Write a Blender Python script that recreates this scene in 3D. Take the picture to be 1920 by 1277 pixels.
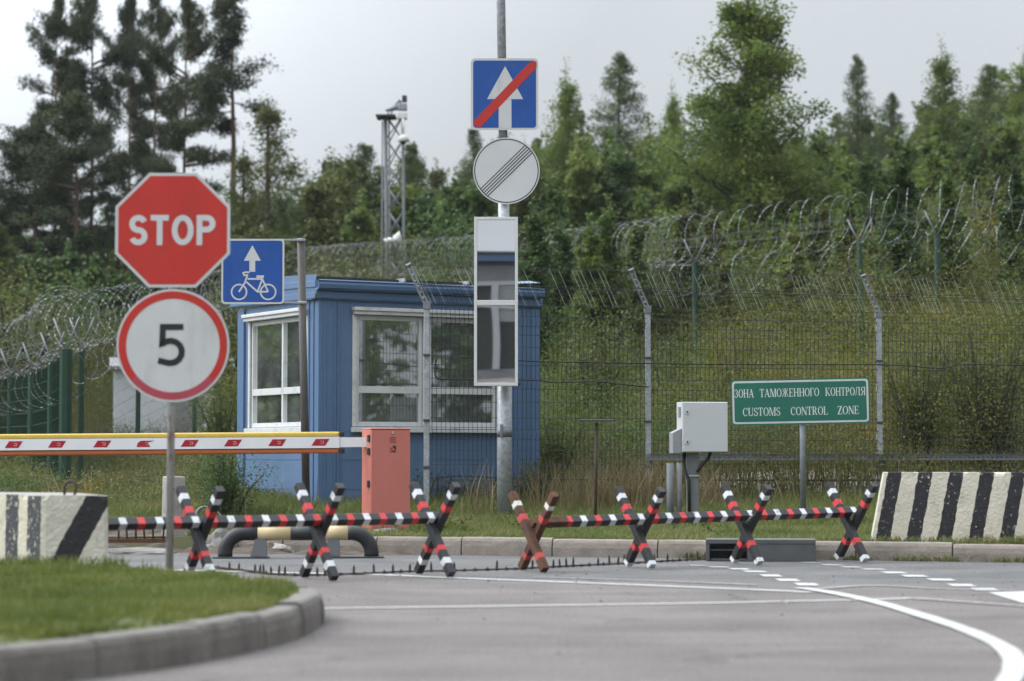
import bpy, bmesh, math, random
import numpy as np
from mathutils import Vector, Matrix, noise as mnoise

R = math.radians
scene = bpy.context.scene
for o in list(bpy.data.objects):
    bpy.data.objects.remove(o)

# ------------------------------------------------------------------ camera
FPX, HX, HY, CAMZ = 4300.0, 960.0, 638.5, 0.83
PITCH = math.atan((857 - HY) / FPX)
cam_data = bpy.data.cameras.new('camera')
cam = bpy.data.objects.new('camera', cam_data)
scene.collection.objects.link(cam)
cam.location = (0, 0, CAMZ)
cam.rotation_euler = (math.pi / 2 + PITCH, 0, 0)
cam_data.sensor_width = 36.0
cam_data.lens = 36.0 * FPX / 1920.0
cam_data.clip_start, cam_data.clip_end = 0.1, 5000
cam_data.dof.use_dof = True
cam_data.dof.focus_distance = 23.0
cam_data.dof.aperture_fstop = 1.9
cam_data.dof.aperture_blades = 9
scene.camera = cam
scene.render.resolution_x, scene.render.resolution_y = 1024, 681
scene.view_settings.view_transform = 'Standard'
scene.view_settings.look = 'None'
scene.view_settings.gamma = 1
scene.view_settings.exposure = 0.0
scene.view_settings.use_curve_mapping = False

# ------------------------------------------------------------------ sky and sun
SUN_EL, SUN_AZ = R(42), R(-78)          # azimuth from +Y towards +X
world = bpy.data.worlds.new('World')
scene.world = world
world.use_nodes = True
wn, wl = world.node_tree.nodes, world.node_tree.links
wn.clear()
w_out = wn.new('ShaderNodeOutputWorld')
w_bg = wn.new('ShaderNodeBackground')
w_sky = wn.new('ShaderNodeTexSky')
w_sky.sky_type = 'NISHITA'
w_sky.sun_disc = False
w_sky.sun_elevation = SUN_EL
w_sky.sun_rotation = SUN_AZ
w_sky.dust_density = 6.0
w_sky.air_density = 1.2
w_hsv = wn.new('ShaderNodeHueSaturation')
w_hsv.inputs['Saturation'].default_value = 0.25
w_hsv.inputs['Value'].default_value = 1.0
w_tc = wn.new('ShaderNodeTexCoord')
w_sep = wn.new('ShaderNodeSeparateXYZ')
w_noise = wn.new('ShaderNodeTexNoise')
w_noise.inputs['Scale'].default_value = 2.2
w_noise.inputs['Detail'].default_value = 4
w_map = wn.new('ShaderNodeMapRange')     # cloud cover: brighter overhead, as under a closed overcast
w_map.inputs['From Min'].default_value = 0.0
w_map.inputs['From Max'].default_value = 1.0
w_map.inputs['To Min'].default_value = 6.2
w_map.inputs['To Max'].default_value = 20.0
w_nm = wn.new('ShaderNodeMapRange')
w_nm.inputs['From Min'].default_value = 0.3
w_nm.inputs['From Max'].default_value = 0.7
w_nm.inputs['To Min'].default_value = 0.87
w_nm.inputs['To Max'].default_value = 1.10
w_mul = wn.new('ShaderNodeMath'); w_mul.operation = 'MULTIPLY'
w_cloud = wn.new('ShaderNodeMix'); w_cloud.data_type = 'RGBA'; w_cloud.blend_type = 'MULTIPLY'
w_cloud.inputs['Factor'].default_value = 1.0
w_cloud.inputs['A'].default_value = (0.925, 0.99, 1.06, 1)
w_mix = wn.new('ShaderNodeMix'); w_mix.data_type = 'RGBA'
w_mix.inputs['Factor'].default_value = 0.82
wl.new(w_tc.outputs['Generated'], w_sep.inputs[0])
wl.new(w_tc.outputs['Generated'], w_noise.inputs['Vector'])
wl.new(w_sep.outputs['Z'], w_map.inputs['Value'])
wl.new(w_noise.outputs['Fac'], w_nm.inputs['Value'])
wl.new(w_map.outputs['Result'], w_mul.inputs[0])
wl.new(w_nm.outputs['Result'], w_mul.inputs[1])
# the cloud glows on the side where the sun stands behind it
w_dot = wn.new('ShaderNodeVectorMath'); w_dot.operation = 'DOT_PRODUCT'
w_dot.inputs[1].default_value = (math.sin(SUN_AZ) * math.cos(SUN_EL), math.cos(SUN_AZ) * math.cos(SUN_EL), math.sin(SUN_EL))
w_glow = wn.new('ShaderNodeMapRange')
w_glow.inputs['From Min'].default_value = 0.25; w_glow.inputs['From Max'].default_value = 1.0
w_glow.inputs['To Min'].default_value = 1.0; w_glow.inputs['To Max'].default_value = 3.4
w_mul2 = wn.new('ShaderNodeMath'); w_mul2.operation = 'MULTIPLY'
wl.new(w_tc.outputs['Generated'], w_dot.inputs[0])
wl.new(w_dot.outputs['Value'], w_glow.inputs['Value'])
wl.new(w_mul.outputs[0], w_mul2.inputs[0])
wl.new(w_glow.outputs['Result'], w_mul2.inputs[1])
wl.new(w_mul2.outputs[0], w_cloud.inputs['B'])
wl.new(w_sky.outputs['Color'], w_hsv.inputs['Color'])
wl.new(w_hsv.outputs['Color'], w_mix.inputs['A'])
wl.new(w_cloud.outputs['Result'], w_mix.inputs['B'])
wl.new(w_mix.outputs['Result'], w_bg.inputs['Color'])
w_bg.inputs['Strength'].default_value = 0.10
wl.new(w_bg.outputs[0], w_out.inputs['Surface'])

sun_data = bpy.data.lights.new('sun', 'SUN')
sun_data.energy = 1.5
sun_data.angle = R(14)
sun_data.color = (1.0, 0.95, 0.88)
sun = bpy.data.objects.new('sun', sun_data)
scene.collection.objects.link(sun)
sun_dir = Vector((math.sin(SUN_AZ) * math.cos(SUN_EL), math.cos(SUN_AZ) * math.cos(SUN_EL), math.sin(SUN_EL)))
sun.rotation_euler = sun_dir.to_track_quat('Z', 'Y').to_euler()
sun.location = sun_dir * 60

# ------------------------------------------------------------------ helpers
cp, sp = math.cos(PITCH), math.sin(PITCH)
def ray(px, py):
    a, b = px - HX, -(py - HY)
    return Vector((a, FPX * cp - b * sp, FPX * sp + b * cp))
def at(px, py, Y):
    d = ray(px, py); k = Y / d.y
    return Vector((0, 0, CAMZ)) + d * k
def g(px, py, z=0.0):
    d = ray(px, py); k = (z - CAMZ) / d.z
    return Vector((0, 0, CAMZ)) + d * k
def xat(px, Y): return (px - HX) / FPX * Y / 1.0013 * 1.0013
def smooth01(t):
    t = max(0.0, min(1.0, t)); return t * t * (3 - 2 * t)

def link(o):
    scene.collection.objects.link(o); return o
def tag(o, label=None, cat=None, group=None, kind=None):
    if label: o['label'] = label
    if cat: o['category'] = cat
    if group: o['group'] = group
    if kind: o['kind'] = kind
    return o
def thing(name, label, cat, loc=(0, 0, 0), rz=0.0, group=None):
    o = bpy.data.objects.new(name, None)
    o.empty_display_size = 0.2
    link(o); o.location = loc; o.rotation_euler = (0, 0, rz)
    return tag(o, label, cat, group)

class MB:
    def __init__(s): s.v, s.f, s.m, s.s = [], [], [], []
    def add(s, vs, fs, mat=0, sm=False):
        b = len(s.v); s.v += [tuple(v) for v in vs]
        for f in fs:
            s.f.append([i + b for i in f]); s.m.append(mat); s.s.append(sm)
        return s
    def box(s, lo, hi, mat=0, M=None):
        x0, y0, z0 = lo; x1, y1, z1 = hi
        vs = [Vector(p) for p in ((x0,y0,z0),(x1,y0,z0),(x1,y1,z0),(x0,y1,z0),(x0,y0,z1),(x1,y0,z1),(x1,y1,z1),(x0,y1,z1))]
        if M: vs = [M @ v for v in vs]
        return s.add(vs, [(0,3,2,1),(4,5,6,7),(0,1,5,4),(1,2,6,5),(2,3,7,6),(3,0,4,7)], mat)
    def tube(s, pts, r, n=8, mat=0, cap=True, sm=True, twist=0.0, up=None):
        pts = [Vector(p) for p in pts]
        rs = r if isinstance(r, (list, tuple)) else [r] * len(pts)
        vs, fs = [], []
        ref = None
        for i, p in enumerate(pts):
            d = (pts[min(i + 1, len(pts) - 1)] - pts[max(i - 1, 0)]).normalized()
            if ref is None:
                ref = Vector(up) if up is not None else (Vector((0, 0, 1)) if abs(d.z) < 0.9 else Vector((1, 0, 0)))
            a = (ref - d * ref.dot(d)).normalized(); b = d.cross(a); ref = a
            for k in range(n):
                t = 2 * math.pi * k / n + twist
                vs.append(p + a * (math.cos(t) * rs[i]) + b * (math.sin(t) * rs[i]))
        for i in range(len(pts) - 1):
            for k in range(n):
                k2 = (k + 1) % n
                fs.append((i*n+k, i*n+k2, (i+1)*n+k2, (i+1)*n+k))
        s.add(vs, fs, mat, sm)
        if cap:
            b = len(s.v) - len(vs)
            s.f.append([b + k for k in reversed(range(n))]); s.m.append(mat); s.s.append(False)
            s.f.append([b + (len(pts)-1)*n + k for k in range(n)]); s.m.append(mat); s.s.append(False)
        return s
    def prism(s, poly, y0, y1, mat=0, side=None):
        """polygon in local XZ, front face at y0 looking to -Y, back at y1"""
        n = len(poly)
        area = sum(poly[i][0]*poly[(i+1)%n][1]-poly[(i+1)%n][0]*poly[i][1] for i in range(n))
        if area < 0: poly = poly[::-1]
        vs = [(x, y0, z) for x, z in poly] + [(x, y1, z) for x, z in poly]
        s.add(vs, [list(range(n))], mat)
        b = len(s.v) - len(vs)
        s.f.append([b + n + k for k in reversed(range(n))]); s.m.append(mat if side is None else side); s.s.append(False)
        for k in range(n):
            k2 = (k+1) % n
            s.f.append([b+k, b+n+k, b+n+k2, b+k2]); s.m.append(mat if side is None else side); s.s.append(False)
        return s
    def flat(s, poly, y, mat=0):
        n = len(poly)
        area = sum(poly[i][0]*poly[(i+1)%n][1]-poly[(i+1)%n][0]*poly[i][1] for i in range(n))
        if area < 0: poly = poly[::-1]
        return s.add([(x, y, z) for x, z in poly], [list(range(n))], mat)
    def ring(s, cx, cz, ro, ri, y, mat=0, a0=0.0, a1=2*math.pi, n=40):
        """ro, ri: (rx, rz)"""
        vs, fs = [], []
        for i in range(n + 1):
            t = a0 + (a1 - a0) * i / n
            vs.append((cx + ro[0]*math.cos(t), y, cz + ro[1]*math.sin(t)))
            vs.append((cx + ri[0]*math.cos(t), y, cz + ri[1]*math.sin(t)))
        for i in range(n):
            fs.append((2*i, 2*i+2, 2*i+3, 2*i+1) if a1 < a0 else (2*i+1, 2*i, 2*i+2, 2*i+3))
        return s.add(vs, fs, mat)
    def ribbon(s, pts, w, y, mat=0):
        pp_ = [Vector((p[0], p[1])) for p in pts]; pts = [pp_[0]]
        for q_ in pp_[1:]:
            if (q_ - pts[-1]).length > 1e-5: pts.append(q_)
        vs, fs = [], []
        for i, p in enumerate(pts):
            d0 = (p - pts[i-1]).normalized() if i > 0 else None
            d1 = (pts[i+1] - p).normalized() if i < len(pts)-1 else None
            if d0 is None: d0 = d1
            if d1 is None: d1 = d0
            t = (d0 + d1)
            t = t.normalized() if t.length > 1e-6 else d1
            nrm = Vector((-t.y, t.x))
            k = 1.0 / max(0.5, nrm.dot(Vector((-d1.y, d1.x))))
            vs.append((p.x + nrm.x*w/2*k, y, p.y + nrm.y*w/2*k)); vs.append((p.x - nrm.x*w/2*k, y, p.y - nrm.y*w/2*k))
        for i in range(len(pts)-1):
            fs.append((2*i, 2*i+1, 2*i+3, 2*i+2))
        return s.add(vs, fs, mat)
    def build(s, name, mats, parent=None, loc=(0,0,0), rot=(0,0,0), bevel=0.0, seg=2, dedupe=False):
        me = bpy.data.meshes.new(name)
        me.from_pydata(s.v, [], s.f)
        if not isinstance(mats, (list, tuple)): mats = [mats]
        for m in mats: me.materials.append(m)
        me.polygons.foreach_set('material_index', s.m)
        me.polygons.foreach_set('use_smooth', s.s)
        me.update()
        o = link(bpy.data.objects.new(name, me))
        o.location, o.rotation_euler = loc, rot
        if parent is not None: o.parent = parent
        if bevel:
            b = o.modifiers.new('bevel', 'BEVEL'); b.width = bevel; b.segments = seg; b.limit_method = 'ANGLE'; b.angle_limit = R(35)
            b.harden_normals = False
        return o

def quad_mesh(name, V, mats, nper=4, parent=None, midx=None, smooth=False):
    """V: (N*nper, 3) array, one face per nper vertices"""
    V = np.asarray(V, dtype=np.float32)
    n = len(V) // nper
    me = bpy.data.meshes.new(name)
    me.vertices.add(len(V)); me.vertices.foreach_set('co', V.ravel())
    me.loops.add(len(V)); me.loops.foreach_set('vertex_index', np.arange(len(V), dtype=np.int32))
    me.polygons.add(n); me.polygons.foreach_set('loop_start', np.arange(0, len(V), nper, dtype=np.int32))
    if not isinstance(mats, (list, tuple)): mats = [mats]
    for m in mats: me.materials.append(m)
    if midx is not None: me.polygons.foreach_set('material_index', np.asarray(midx, dtype=np.int32))
    me.update(calc_edges=True)
    o = link(bpy.data.objects.new(name, me))
    if parent is not None: o.parent = parent
    return o

def rounded(x0, z0, x1, z1, r, n=6):
    out = []
    for cx, cz, a in ((x1-r, z0+r, -90), (x1-r, z1-r, 0), (x0+r, z1-r, 90), (x0+r, z0+r, 180)):
        for i in range(n+1):
            t = R(a + 90*i/n); out.append((cx + r*math.cos(t), cz + r*math.sin(t)))
    return out
def circle(cx, cz, r, n=64): return [(cx + r*math.cos(2*math.pi*i/n), cz + r*math.sin(2*math.pi*i/n)) for i in range(n)]
def catmull(pts, per=8):
    P = [Vector(p) for p in pts]; P = [P[0]*2-P[1]] + P + [P[-1]*2-P[-2]]
    out = []
    for i in range(1, len(P)-2):
        for k in range(per):
            t = k/per
            a, b, c, d = P[i-1], P[i], P[i+1], P[i+2]
            out.append(0.5*((2*b) + (c-a)*t + (2*a-5*b+4*c-d)*t*t + (3*b-a-3*c+d)*t**3))
    out.append(P[-2]); return out

# ------------------------------------------------------------------ materials
def nodes_of(m): return m.node_tree.nodes, m.node_tree.links
def mat(name, col, rough=0.6, metal=0.0, var=0.12, scale=8.0, bump=0.0, bscale=60.0, col2=None, spec=0.4, rvar=0.0, detail=5.0, stretch=None):
    m = bpy.data.materials.new(name); m.use_nodes = True
    n, l = nodes_of(m); b = n['Principled BSDF']
    b.inputs['Roughness'].default_value = rough; b.inputs['Metallic'].default_value = metal
    b.inputs['Specular IOR Level'].default_value = spec
    tc = n.new('ShaderNodeTexCoord'); vec = tc.outputs['Object']
    if stretch:
        mp = n.new('ShaderNodeMapping'); mp.inputs['Scale'].default_value = stretch
        l.new(vec, mp.inputs['Vector']); vec = mp.outputs['Vector']
    c = (*col, 1)
    if col2 is None:
        c1 = tuple(max(0, x*(1-var)) for x in col) + (1,); c2 = tuple(min(1, x*(1+var)) for x in col) + (1,)
    else: c1, c2 = c, (*col2, 1)
    no = n.new('ShaderNodeTexNoise'); no.inputs['Scale'].default_value = scale; no.inputs['Detail'].default_value = detail; no.inputs['Roughness'].default_value = 0.62
    l.new(vec, no.inputs['Vector'])
    rp = n.new('ShaderNodeValToRGB'); rp.color_ramp.elements[0].position = 0.32; rp.color_ramp.elements[1].position = 0.68
    rp.color_ramp.elements[0].color, rp.color_ramp.elements[1].color = c1, c2
    l.new(no.outputs['Fac'], rp.inputs['Fac']); l.new(rp.outputs['Color'], b.inputs['Base Color'])
    if rvar:
        mr = n.new('ShaderNodeMapRange'); mr.inputs['To Min'].default_value = rough-rvar; mr.inputs['To Max'].default_value = rough+rvar
        l.new(no.outputs['Fac'], mr.inputs['Value']); l.new(mr.outputs['Result'], b.inputs['Roughness'])
    if bump:
        nb = n.new('ShaderNodeTexNoise'); nb.inputs['Scale'].default_value = bscale; nb.inputs['Detail'].default_value = 6
        l.new(vec, nb.inputs['Vector'])
        bp = n.new('ShaderNodeBump'); bp.inputs['Strength'].default_value = bump; bp.inputs['Distance'].default_value = 0.01
        l.new(nb.outputs['Fac'], bp.inputs['Height']); l.new(bp.outputs['Normal'], b.inputs['Normal'])
    m['rp'] = rp.name
    return m

def worn(m, col, scale=14.0, lo=0.60, hi=0.66, stretch=None, rough=0.9):
    """flecks of another colour where the finish has worn or rusted"""
    n, l = nodes_of(m); b = n['Principled BSDF']
    src = b.inputs['Base Color'].links[0].from_socket
    tc = n.new('ShaderNodeTexCoord'); vec = tc.outputs['Object']
    if stretch:
        mp = n.new('ShaderNodeMapping'); mp.inputs['Scale'].default_value = stretch
        l.new(vec, mp.inputs['Vector']); vec = mp.outputs['Vector']
    no = n.new('ShaderNodeTexNoise'); no.inputs['Scale'].default_value = scale; no.inputs['Detail'].default_value = 7; no.inputs['Roughness'].default_value = 0.7
    l.new(vec, no.inputs['Vector'])
    mr = n.new('ShaderNodeMapRange'); mr.inputs['From Min'].default_value = lo; mr.inputs['From Max'].default_value = hi
    l.new(no.outputs['Fac'], mr.inputs['Value'])
    mx = n.new('ShaderNodeMix'); mx.data_type = 'RGBA'; mx.inputs['B'].default_value = (*col, 1)
    l.new(mr.outputs['Result'], mx.inputs['Factor']); l.new(src, mx.inputs['A']); l.new(mx.outputs['Result'], b.inputs['Base Color'])
    return m

def foliage(name, cols, trans=0.3, rough=0.55, scale=0.5):
    """leaf material: each leaf its own shade, drifting from clump to clump"""
    m = bpy.data.materials.new(name); m.use_nodes = True
    n, l = nodes_of(m); b = n['Principled BSDF']; out = n['Material Output']
    geo = n.new('ShaderNodeNewGeometry'); tc = n.new('ShaderNodeTexCoord'); oi = n.new('ShaderNodeObjectInfo')
    no = n.new('ShaderNodeTexNoise'); no.inputs['Scale'].default_value = scale; no.inputs['Detail'].default_value = 3
    l.new(tc.outputs['Object'], no.inputs['Vector'])
    a = n.new('ShaderNodeMath'); a.operation = 'MULTIPLY_ADD'; a.inputs[1].default_value = 0.36
    l.new(geo.outputs['Random Per Island'], a.inputs[0])
    mr = n.new('ShaderNodeMapRange'); mr.inputs['From Min'].default_value = 0.25; mr.inputs['From Max'].default_value = 0.75; mr.inputs['To Min'].default_value = -0.05; mr.inputs['To Max'].default_value = 0.68
    l.new(no.outputs['Fac'], mr.inputs['Value']); l.new(mr.outputs['Result'], a.inputs[2])
    rp = n.new('ShaderNodeValToRGB'); e = rp.color_ramp.elements
    while len(e) < len(cols): e.new(0.5)
    for i, c in enumerate(cols):
        e[i].position = i / (len(cols) - 1); e[i].color = (*c, 1)
    l.new(a.outputs[0], rp.inputs['Fac'])
    hv = n.new('ShaderNodeHueSaturation')
    vr = n.new('ShaderNodeMapRange'); vr.inputs['To Min'].default_value = 0.8; vr.inputs['To Max'].default_value = 1.2
    l.new(oi.outputs['Random'], vr.inputs['Value']); l.new(vr.outputs['Result'], hv.inputs['Value']); l.new(rp.outputs['Color'], hv.inputs['Color'])
    l.new(hv.outputs['Color'], b.inputs['Base Color'])
    b.inputs['Roughness'].default_value = rough; b.inputs['Specular IOR Level'].default_value = 0.25
    if trans:
        tr = n.new('ShaderNodeBsdfTranslucent'); mx = n.new('ShaderNodeMixShader'); mx.inputs['Fac'].default_value = min(.5, trans*1.3)
        l.new(hv.outputs['Color'], tr.inputs['Color']); l.new(b.outputs[0], mx.inputs[1]); l.new(tr.outputs[0], mx.inputs[2]); l.new(mx.outputs[0], out.inputs['Surface'])
    return m

def striped(name, light, dark, period, duty, slope, offset, axis='X', chip=0.62, lo=None, hi=None):
    """stripes of worn paint on concrete: s = axis + slope*Z"""
    m = mat(name, light, 0.9, var=0.10, scale=5, bump=0.9, bscale=45)
    worn(m, tuple(c*0.62 for c in light), 9.0, 0.56, 0.72)
    worn(m, (0.16, 0.145, 0.12), 55.0, 0.66, 0.70)
    n, l = nodes_of(m); b = n['Principled BSDF']; src = b.inputs['Base Color'].links[0].from_socket
    tc = n.new('ShaderNodeTexCoord'); sx = n.new('ShaderNodeSeparateXYZ'); l.new(tc.outputs['Object'], sx.inputs[0])
    def M(op, a=None, bb=None, av=0.0, bv=0.0):
        q = n.new('ShaderNodeMath'); q.operation = op
        q.inputs[0].default_value, q.inputs[1].default_value = av, bv
        if a is not None: l.new(a, q.inputs[0])
        if bb is not None: l.new(bb, q.inputs[1])
        return q.outputs[0]
    no = n.new('ShaderNodeTexNoise'); no.inputs['Scale'].default_value = 16; no.inputs['Detail'].default_value = 5; l.new(tc.outputs['Object'], no.inputs['Vector'])
    wob = M('MULTIPLY', M('SUBTRACT', no.outputs['Fac'], None, 0, 0.5), None, 0, 0.026)
    s = M('ADD', M('ADD', sx.outputs[axis], M('MULTIPLY', sx.outputs['Z'], None, 0, slope)), wob)
    s = M('SUBTRACT', s, None, 0, offset)
    if period: s = M('FRACT', M('DIVIDE', s, None, 0, period))
    st = M('LESS_THAN', s, None, 0, duty)
    if not period: st = M('MULTIPLY', st, M('GREATER_THAN', s, None, 0, 0.0))
    ch = n.new('ShaderNodeTexNoise'); ch.inputs['Scale'].default_value = 28; ch.inputs['Detail'].default_value = 8; ch.inputs['Roughness'].default_value = 0.75
    l.new(tc.outputs['Object'], ch.inputs['Vector'])
    st = M('MULTIPLY', st, M('LESS_THAN', ch.outputs['Fac'], None, 0, chip))
    mx = n.new('ShaderNodeMix'); mx.data_type = 'RGBA'; mx.inputs['B'].default_value = (*dark, 1)
    l.new(st, mx.inputs['Factor']); l.new(src, mx.inputs['A']); l.new(mx.outputs['Result'], b.inputs['Base Color'])
    return m

M = {}
M['white_sheet'] = worn(mat('white_sign_sheeting', (0.50, 0.505, 0.50), 0.45, var=0.04, scale=3), (0.36, 0.36, 0.34), 5, 0.52, 0.80, stretch=(1, 1, 0.35))
M['grey_sheet'] = mat('grey_sign_sheeting', (0.50, 0.51, 0.51), 0.4, var=0.04, scale=3)
M['sign_red'] = worn(mat('red_sign_sheeting', (0.44, 0.024, 0.016), 0.45, var=0.08, scale=3), (0.36, 0.028, 0.020), 4, 0.50, 0.75)
M['faded_red'] = mat('faded_red_sheeting', (0.36, 0.05, 0.07), 0.5, var=0.08, scale=6)
M['sign_blue'] = worn(mat('blue_sign_sheeting', (0.010, 0.065, 0.28), 0.4, var=0.08, scale=3), (0.035, 0.09, 0.25), 5, 0.52, 0.8)
M['sign_green'] = mat('green_sign_sheeting', (0.012, 0.115, 0.082), 0.45, var=0.08, scale=3)
M['sign_black'] = mat('black_sign_ink', (0.012, 0.012, 0.014), 0.5, var=0.1)
M['sign_back'] = mat('bare_sign_metal', (0.35, 0.36, 0.37), 0.5, metal=0.7, var=0.1)
M['letter'] = mat('pale_lettering', (0.55, 0.60, 0.56), 0.5, var=0.05)
M['galv'] = worn(mat('galvanised_steel', (0.30, 0.32, 0.34), 0.5, metal=0.35, var=0.22, scale=18, bump=0.05), (0.42, 0.44, 0.46), 30, 0.52, 0.62)
M['galv_dark'] = mat('dull_zinc', (0.17, 0.185, 0.20), 0.55, metal=0.3, var=0.15, scale=12)
M['rusty_post'] = worn(worn(mat('grey_post_paint', (0.33, 0.33, 0.325), 0.6, var=0.08, scale=6), (0.20, 0.09, 0.04), 7, 0.50, 0.60, stretch=(3, 3, 0.6)), (0.10, 0.045, 0.02), 30, 0.60, 0.66)
M['brown_post'] = mat('brown_post_paint', (0.060, 0.054, 0.050), 0.6, var=0.15, scale=5)
M['bar_black'] = worn(mat('black_tube_paint', (0.016, 0.016, 0.018), 0.42, var=0.15, scale=9, bump=0.06), (0.07, 0.065, 0.06), 26, 0.64, 0.72)
M['bar_white'] = worn(mat('white_band_paint', (0.55, 0.565, 0.58), 0.55, var=0.05), (0.13, 0.12, 0.11), 26, 0.585, 0.63)
M['bar_red'] = worn(mat('red_band_paint', (0.50, 0.036, 0.038), 0.5, var=0.08), (0.06, 0.02, 0.02), 26, 0.585, 0.63)
M['rust'] = mat('rusted_steel', (0.030, 0.020, 0.016), 0.85, col2=(0.125, 0.050, 0.024), scale=9, bump=0.3, detail=8)
M['rust_dark'] = mat('dark_rust', (0.028, 0.022, 0.019), 0.9, col2=(0.060, 0.040, 0.030), scale=12, bump=0.2)
M['old_white'] = worn(mat('stained_white_band', (0.55, 0.55, 0.50), 0.7, var=0.12), (0.16, 0.07, 0.03), 22, 0.60, 0.68)
M['old_red'] = worn(mat('stained_red_band', (0.42, 0.05, 0.045), 0.7, var=0.15), (0.12, 0.045, 0.02), 22, 0.56, 0.66)
M['tan'] = worn(mat('tan_pipe_paint', (0.50, 0.39, 0.22), 0.6, var=0.08), (0.22, 0.17, 0.10), 30, 0.63, 0.70)
M['pipe_black'] = mat('black_pipe_paint', (0.020, 0.021, 0.023), 0.55, var=0.3, scale=7, bump=0.05)
M['steel_dark'] = mat('dark_steel', (0.055, 0.058, 0.062), 0.6, metal=0.2, var=0.2)
M['drain_grey'] = mat('drain_grey', (0.082, 0.085, 0.088), 0.6, var=0.15, scale=5)
M['salmon'] = worn(mat('salmon_enamel', (0.47, 0.150, 0.120), 0.42, var=0.05, scale=3), (0.39, 0.125, 0.10), 5, 0.5, 0.75, stretch=(1, 1, 0.2))
M['boom_white'] = mat('white_boom_paint', (0.66, 0.665, 0.67), 0.4, var=0.04, scale=3)
M['boom_yellow'] = mat('yellow_rubber', (0.52, 0.36, 0.06), 0.5, var=0.06)
M['boom_orange'] = mat('orange_rubber', (0.45, 0.125, 0.040), 0.5, var=0.06)
M['boom_red'] = mat('reflector_red', (0.33, 0.010, 0.022), 0.35, var=0.08)
M['rubber'] = mat('black_rubber', (0.018, 0.018, 0.019), 0.6)
M['kiosk'] = mat('blue_cladding', (0.088, 0.150, 0.255), 0.42, var=0.07, scale=2.5, rvar=0.06, stretch=(1, 1, 0.4))
worn(M['kiosk'], (0.080, 0.128, 0.200), 7, 0.50, 0.78, stretch=(2.2, 2.2, 0.22))
worn(M['kiosk'], (0.13, 0.185, 0.26), 3.5, 0.56, 0.80)
M['kiosk_trim'] = mat('blue_trim', (0.080, 0.143, 0.250), 0.38, var=0.05)
M['kiosk_dark'] = mat('dark_blue_plinth', (0.040, 0.070, 0.130), 0.5, var=0.08)
M['roofing'] = mat('roofing_felt', (0.035, 0.035, 0.038), 0.9, var=0.2, bump=0.3)
M['upvc'] = worn(mat('white_window_frame', (0.53, 0.535, 0.53), 0.45, var=0.05, scale=3), (0.33, 0.33, 0.32), 6, 0.52, 0.75)
M['inside'] = mat('booth_interior_panel', (0.42, 0.43, 0.42), 0.7, var=0.1)
M['inside_light'] = mat('booth_interior_light', (0.70, 0.70, 0.68), 0.7, var=0.06)
M['cab_grey'] = mat('light_grey_enamel', (0.47, 0.49, 0.50), 0.45, var=0.03, scale=2)
M['cab_mid'] = mat('mid_grey_enamel', (0.24, 0.25, 0.26), 0.5, var=0.05)
M['grey_tube'] = mat('grey_tube_paint', (0.13, 0.14, 0.145), 0.55, var=0.1)
M['wire'] = mat('dark_green_wire', (0.009, 0.012, 0.010), 0.6, var=0.2)
M['wire_zinc'] = mat('bright_wire', (0.40, 0.41, 0.40), 0.45, metal=0.4, var=0.2)
M['razor'] = mat('razor_wire_zinc', (0.25, 0.258, 0.258), 0.5, metal=0.3, var=0.2)
M['razor_dull'] = mat('dull_razor_wire', (0.20, 0.205, 0.20), 0.6, metal=0.2, var=0.2)
M['green_post'] = mat('green_post_coating', (0.013, 0.046, 0.027), 0.5, var=0.15)
M['green_dark'] = mat('dark_green_coating', (0.008, 0.038, 0.020), 0.55, var=0.15)
M['cable'] = mat('black_cable', (0.012, 0.012, 0.013), 0.6)
M['concrete'] = worn(mat('weathered_concrete', (0.27, 0.255, 0.235), 0.92, var=0.16, scale=4, bump=0.6, bscale=50), (0.17, 0.155, 0.14), 7, 0.52, 0.66)
M['kerb_stone'] = worn(worn(mat('kerb_concrete', (0.230, 0.198, 0.170), 0.92, var=0.12, scale=3, bump=0.5, bscale=60), (0.165, 0.140, 0.118), 5, 0.46, 0.66), (0.17, 0.14, 0.115), 22, 0.60, 0.68)
M['kerb_near'] = worn(worn(mat('old_kerb_concrete', (0.168, 0.153, 0.140), 0.93, var=0.16, scale=3, bump=0.6, bscale=45), (0.11, 0.10, 0.09), 4, 0.48, 0.66, stretch=(1, 1, 0.4)), (0.24, 0.225, 0.21), 18, 0.60, 0.68)
M['paint_line'] = worn(worn(mat('road_paint', (0.42, 0.42, 0.41), 0.7, var=0.08, scale=5), (0.27, 0.26, 0.25), 16, 0.52, 0.66), (0.17, 0.163, 0.158), 45, 0.57, 0.64)
M['paint_old'] = worn(mat('worn_road_paint', (0.30, 0.29, 0.285), 0.8, var=0.15, scale=5), (0.17, 0.163, 0.16), 18, 0.46, 0.58)
M['dirt'] = mat('bare_dirt', (0.040, 0.032, 0.024), 0.95, col2=(0.10, 0.080, 0.060), scale=5, bump=0.8, bscale=18)
M['bark_pine'] = mat('pine_bark', (0.075, 0.048, 0.034), 0.9, col2=(0.15, 0.09, 0.06), scale=6, stretch=(1, 1, 0.3))
M['bark_birch'] = worn(mat('pale_bark', (0.24, 0.23, 0.20), 0.85, var=0.2, scale=3), (0.05, 0.045, 0.04), 6, 0.55, 0.62, stretch=(0.6, 0.6, 2))
M['bark_brown'] = mat('brown_bark', (0.055, 0.045, 0.035), 0.9, var=0.3, scale=6)
M['shed'] = mat('white_shed_cladding', (0.72, 0.74, 0.77), 0.6, var=0.05)
M['shed_roof'] = mat('grey_shed_roof', (0.30, 0.30, 0.31), 0.7, var=0.08)
M['mast'] = mat('mast_zinc', (0.12, 0.13, 0.14), 0.65, metal=0.0, var=0.12)
M['cam_white'] = mat('white_housing', (0.62, 0.62, 0.60), 0.45, var=0.04)
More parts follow.
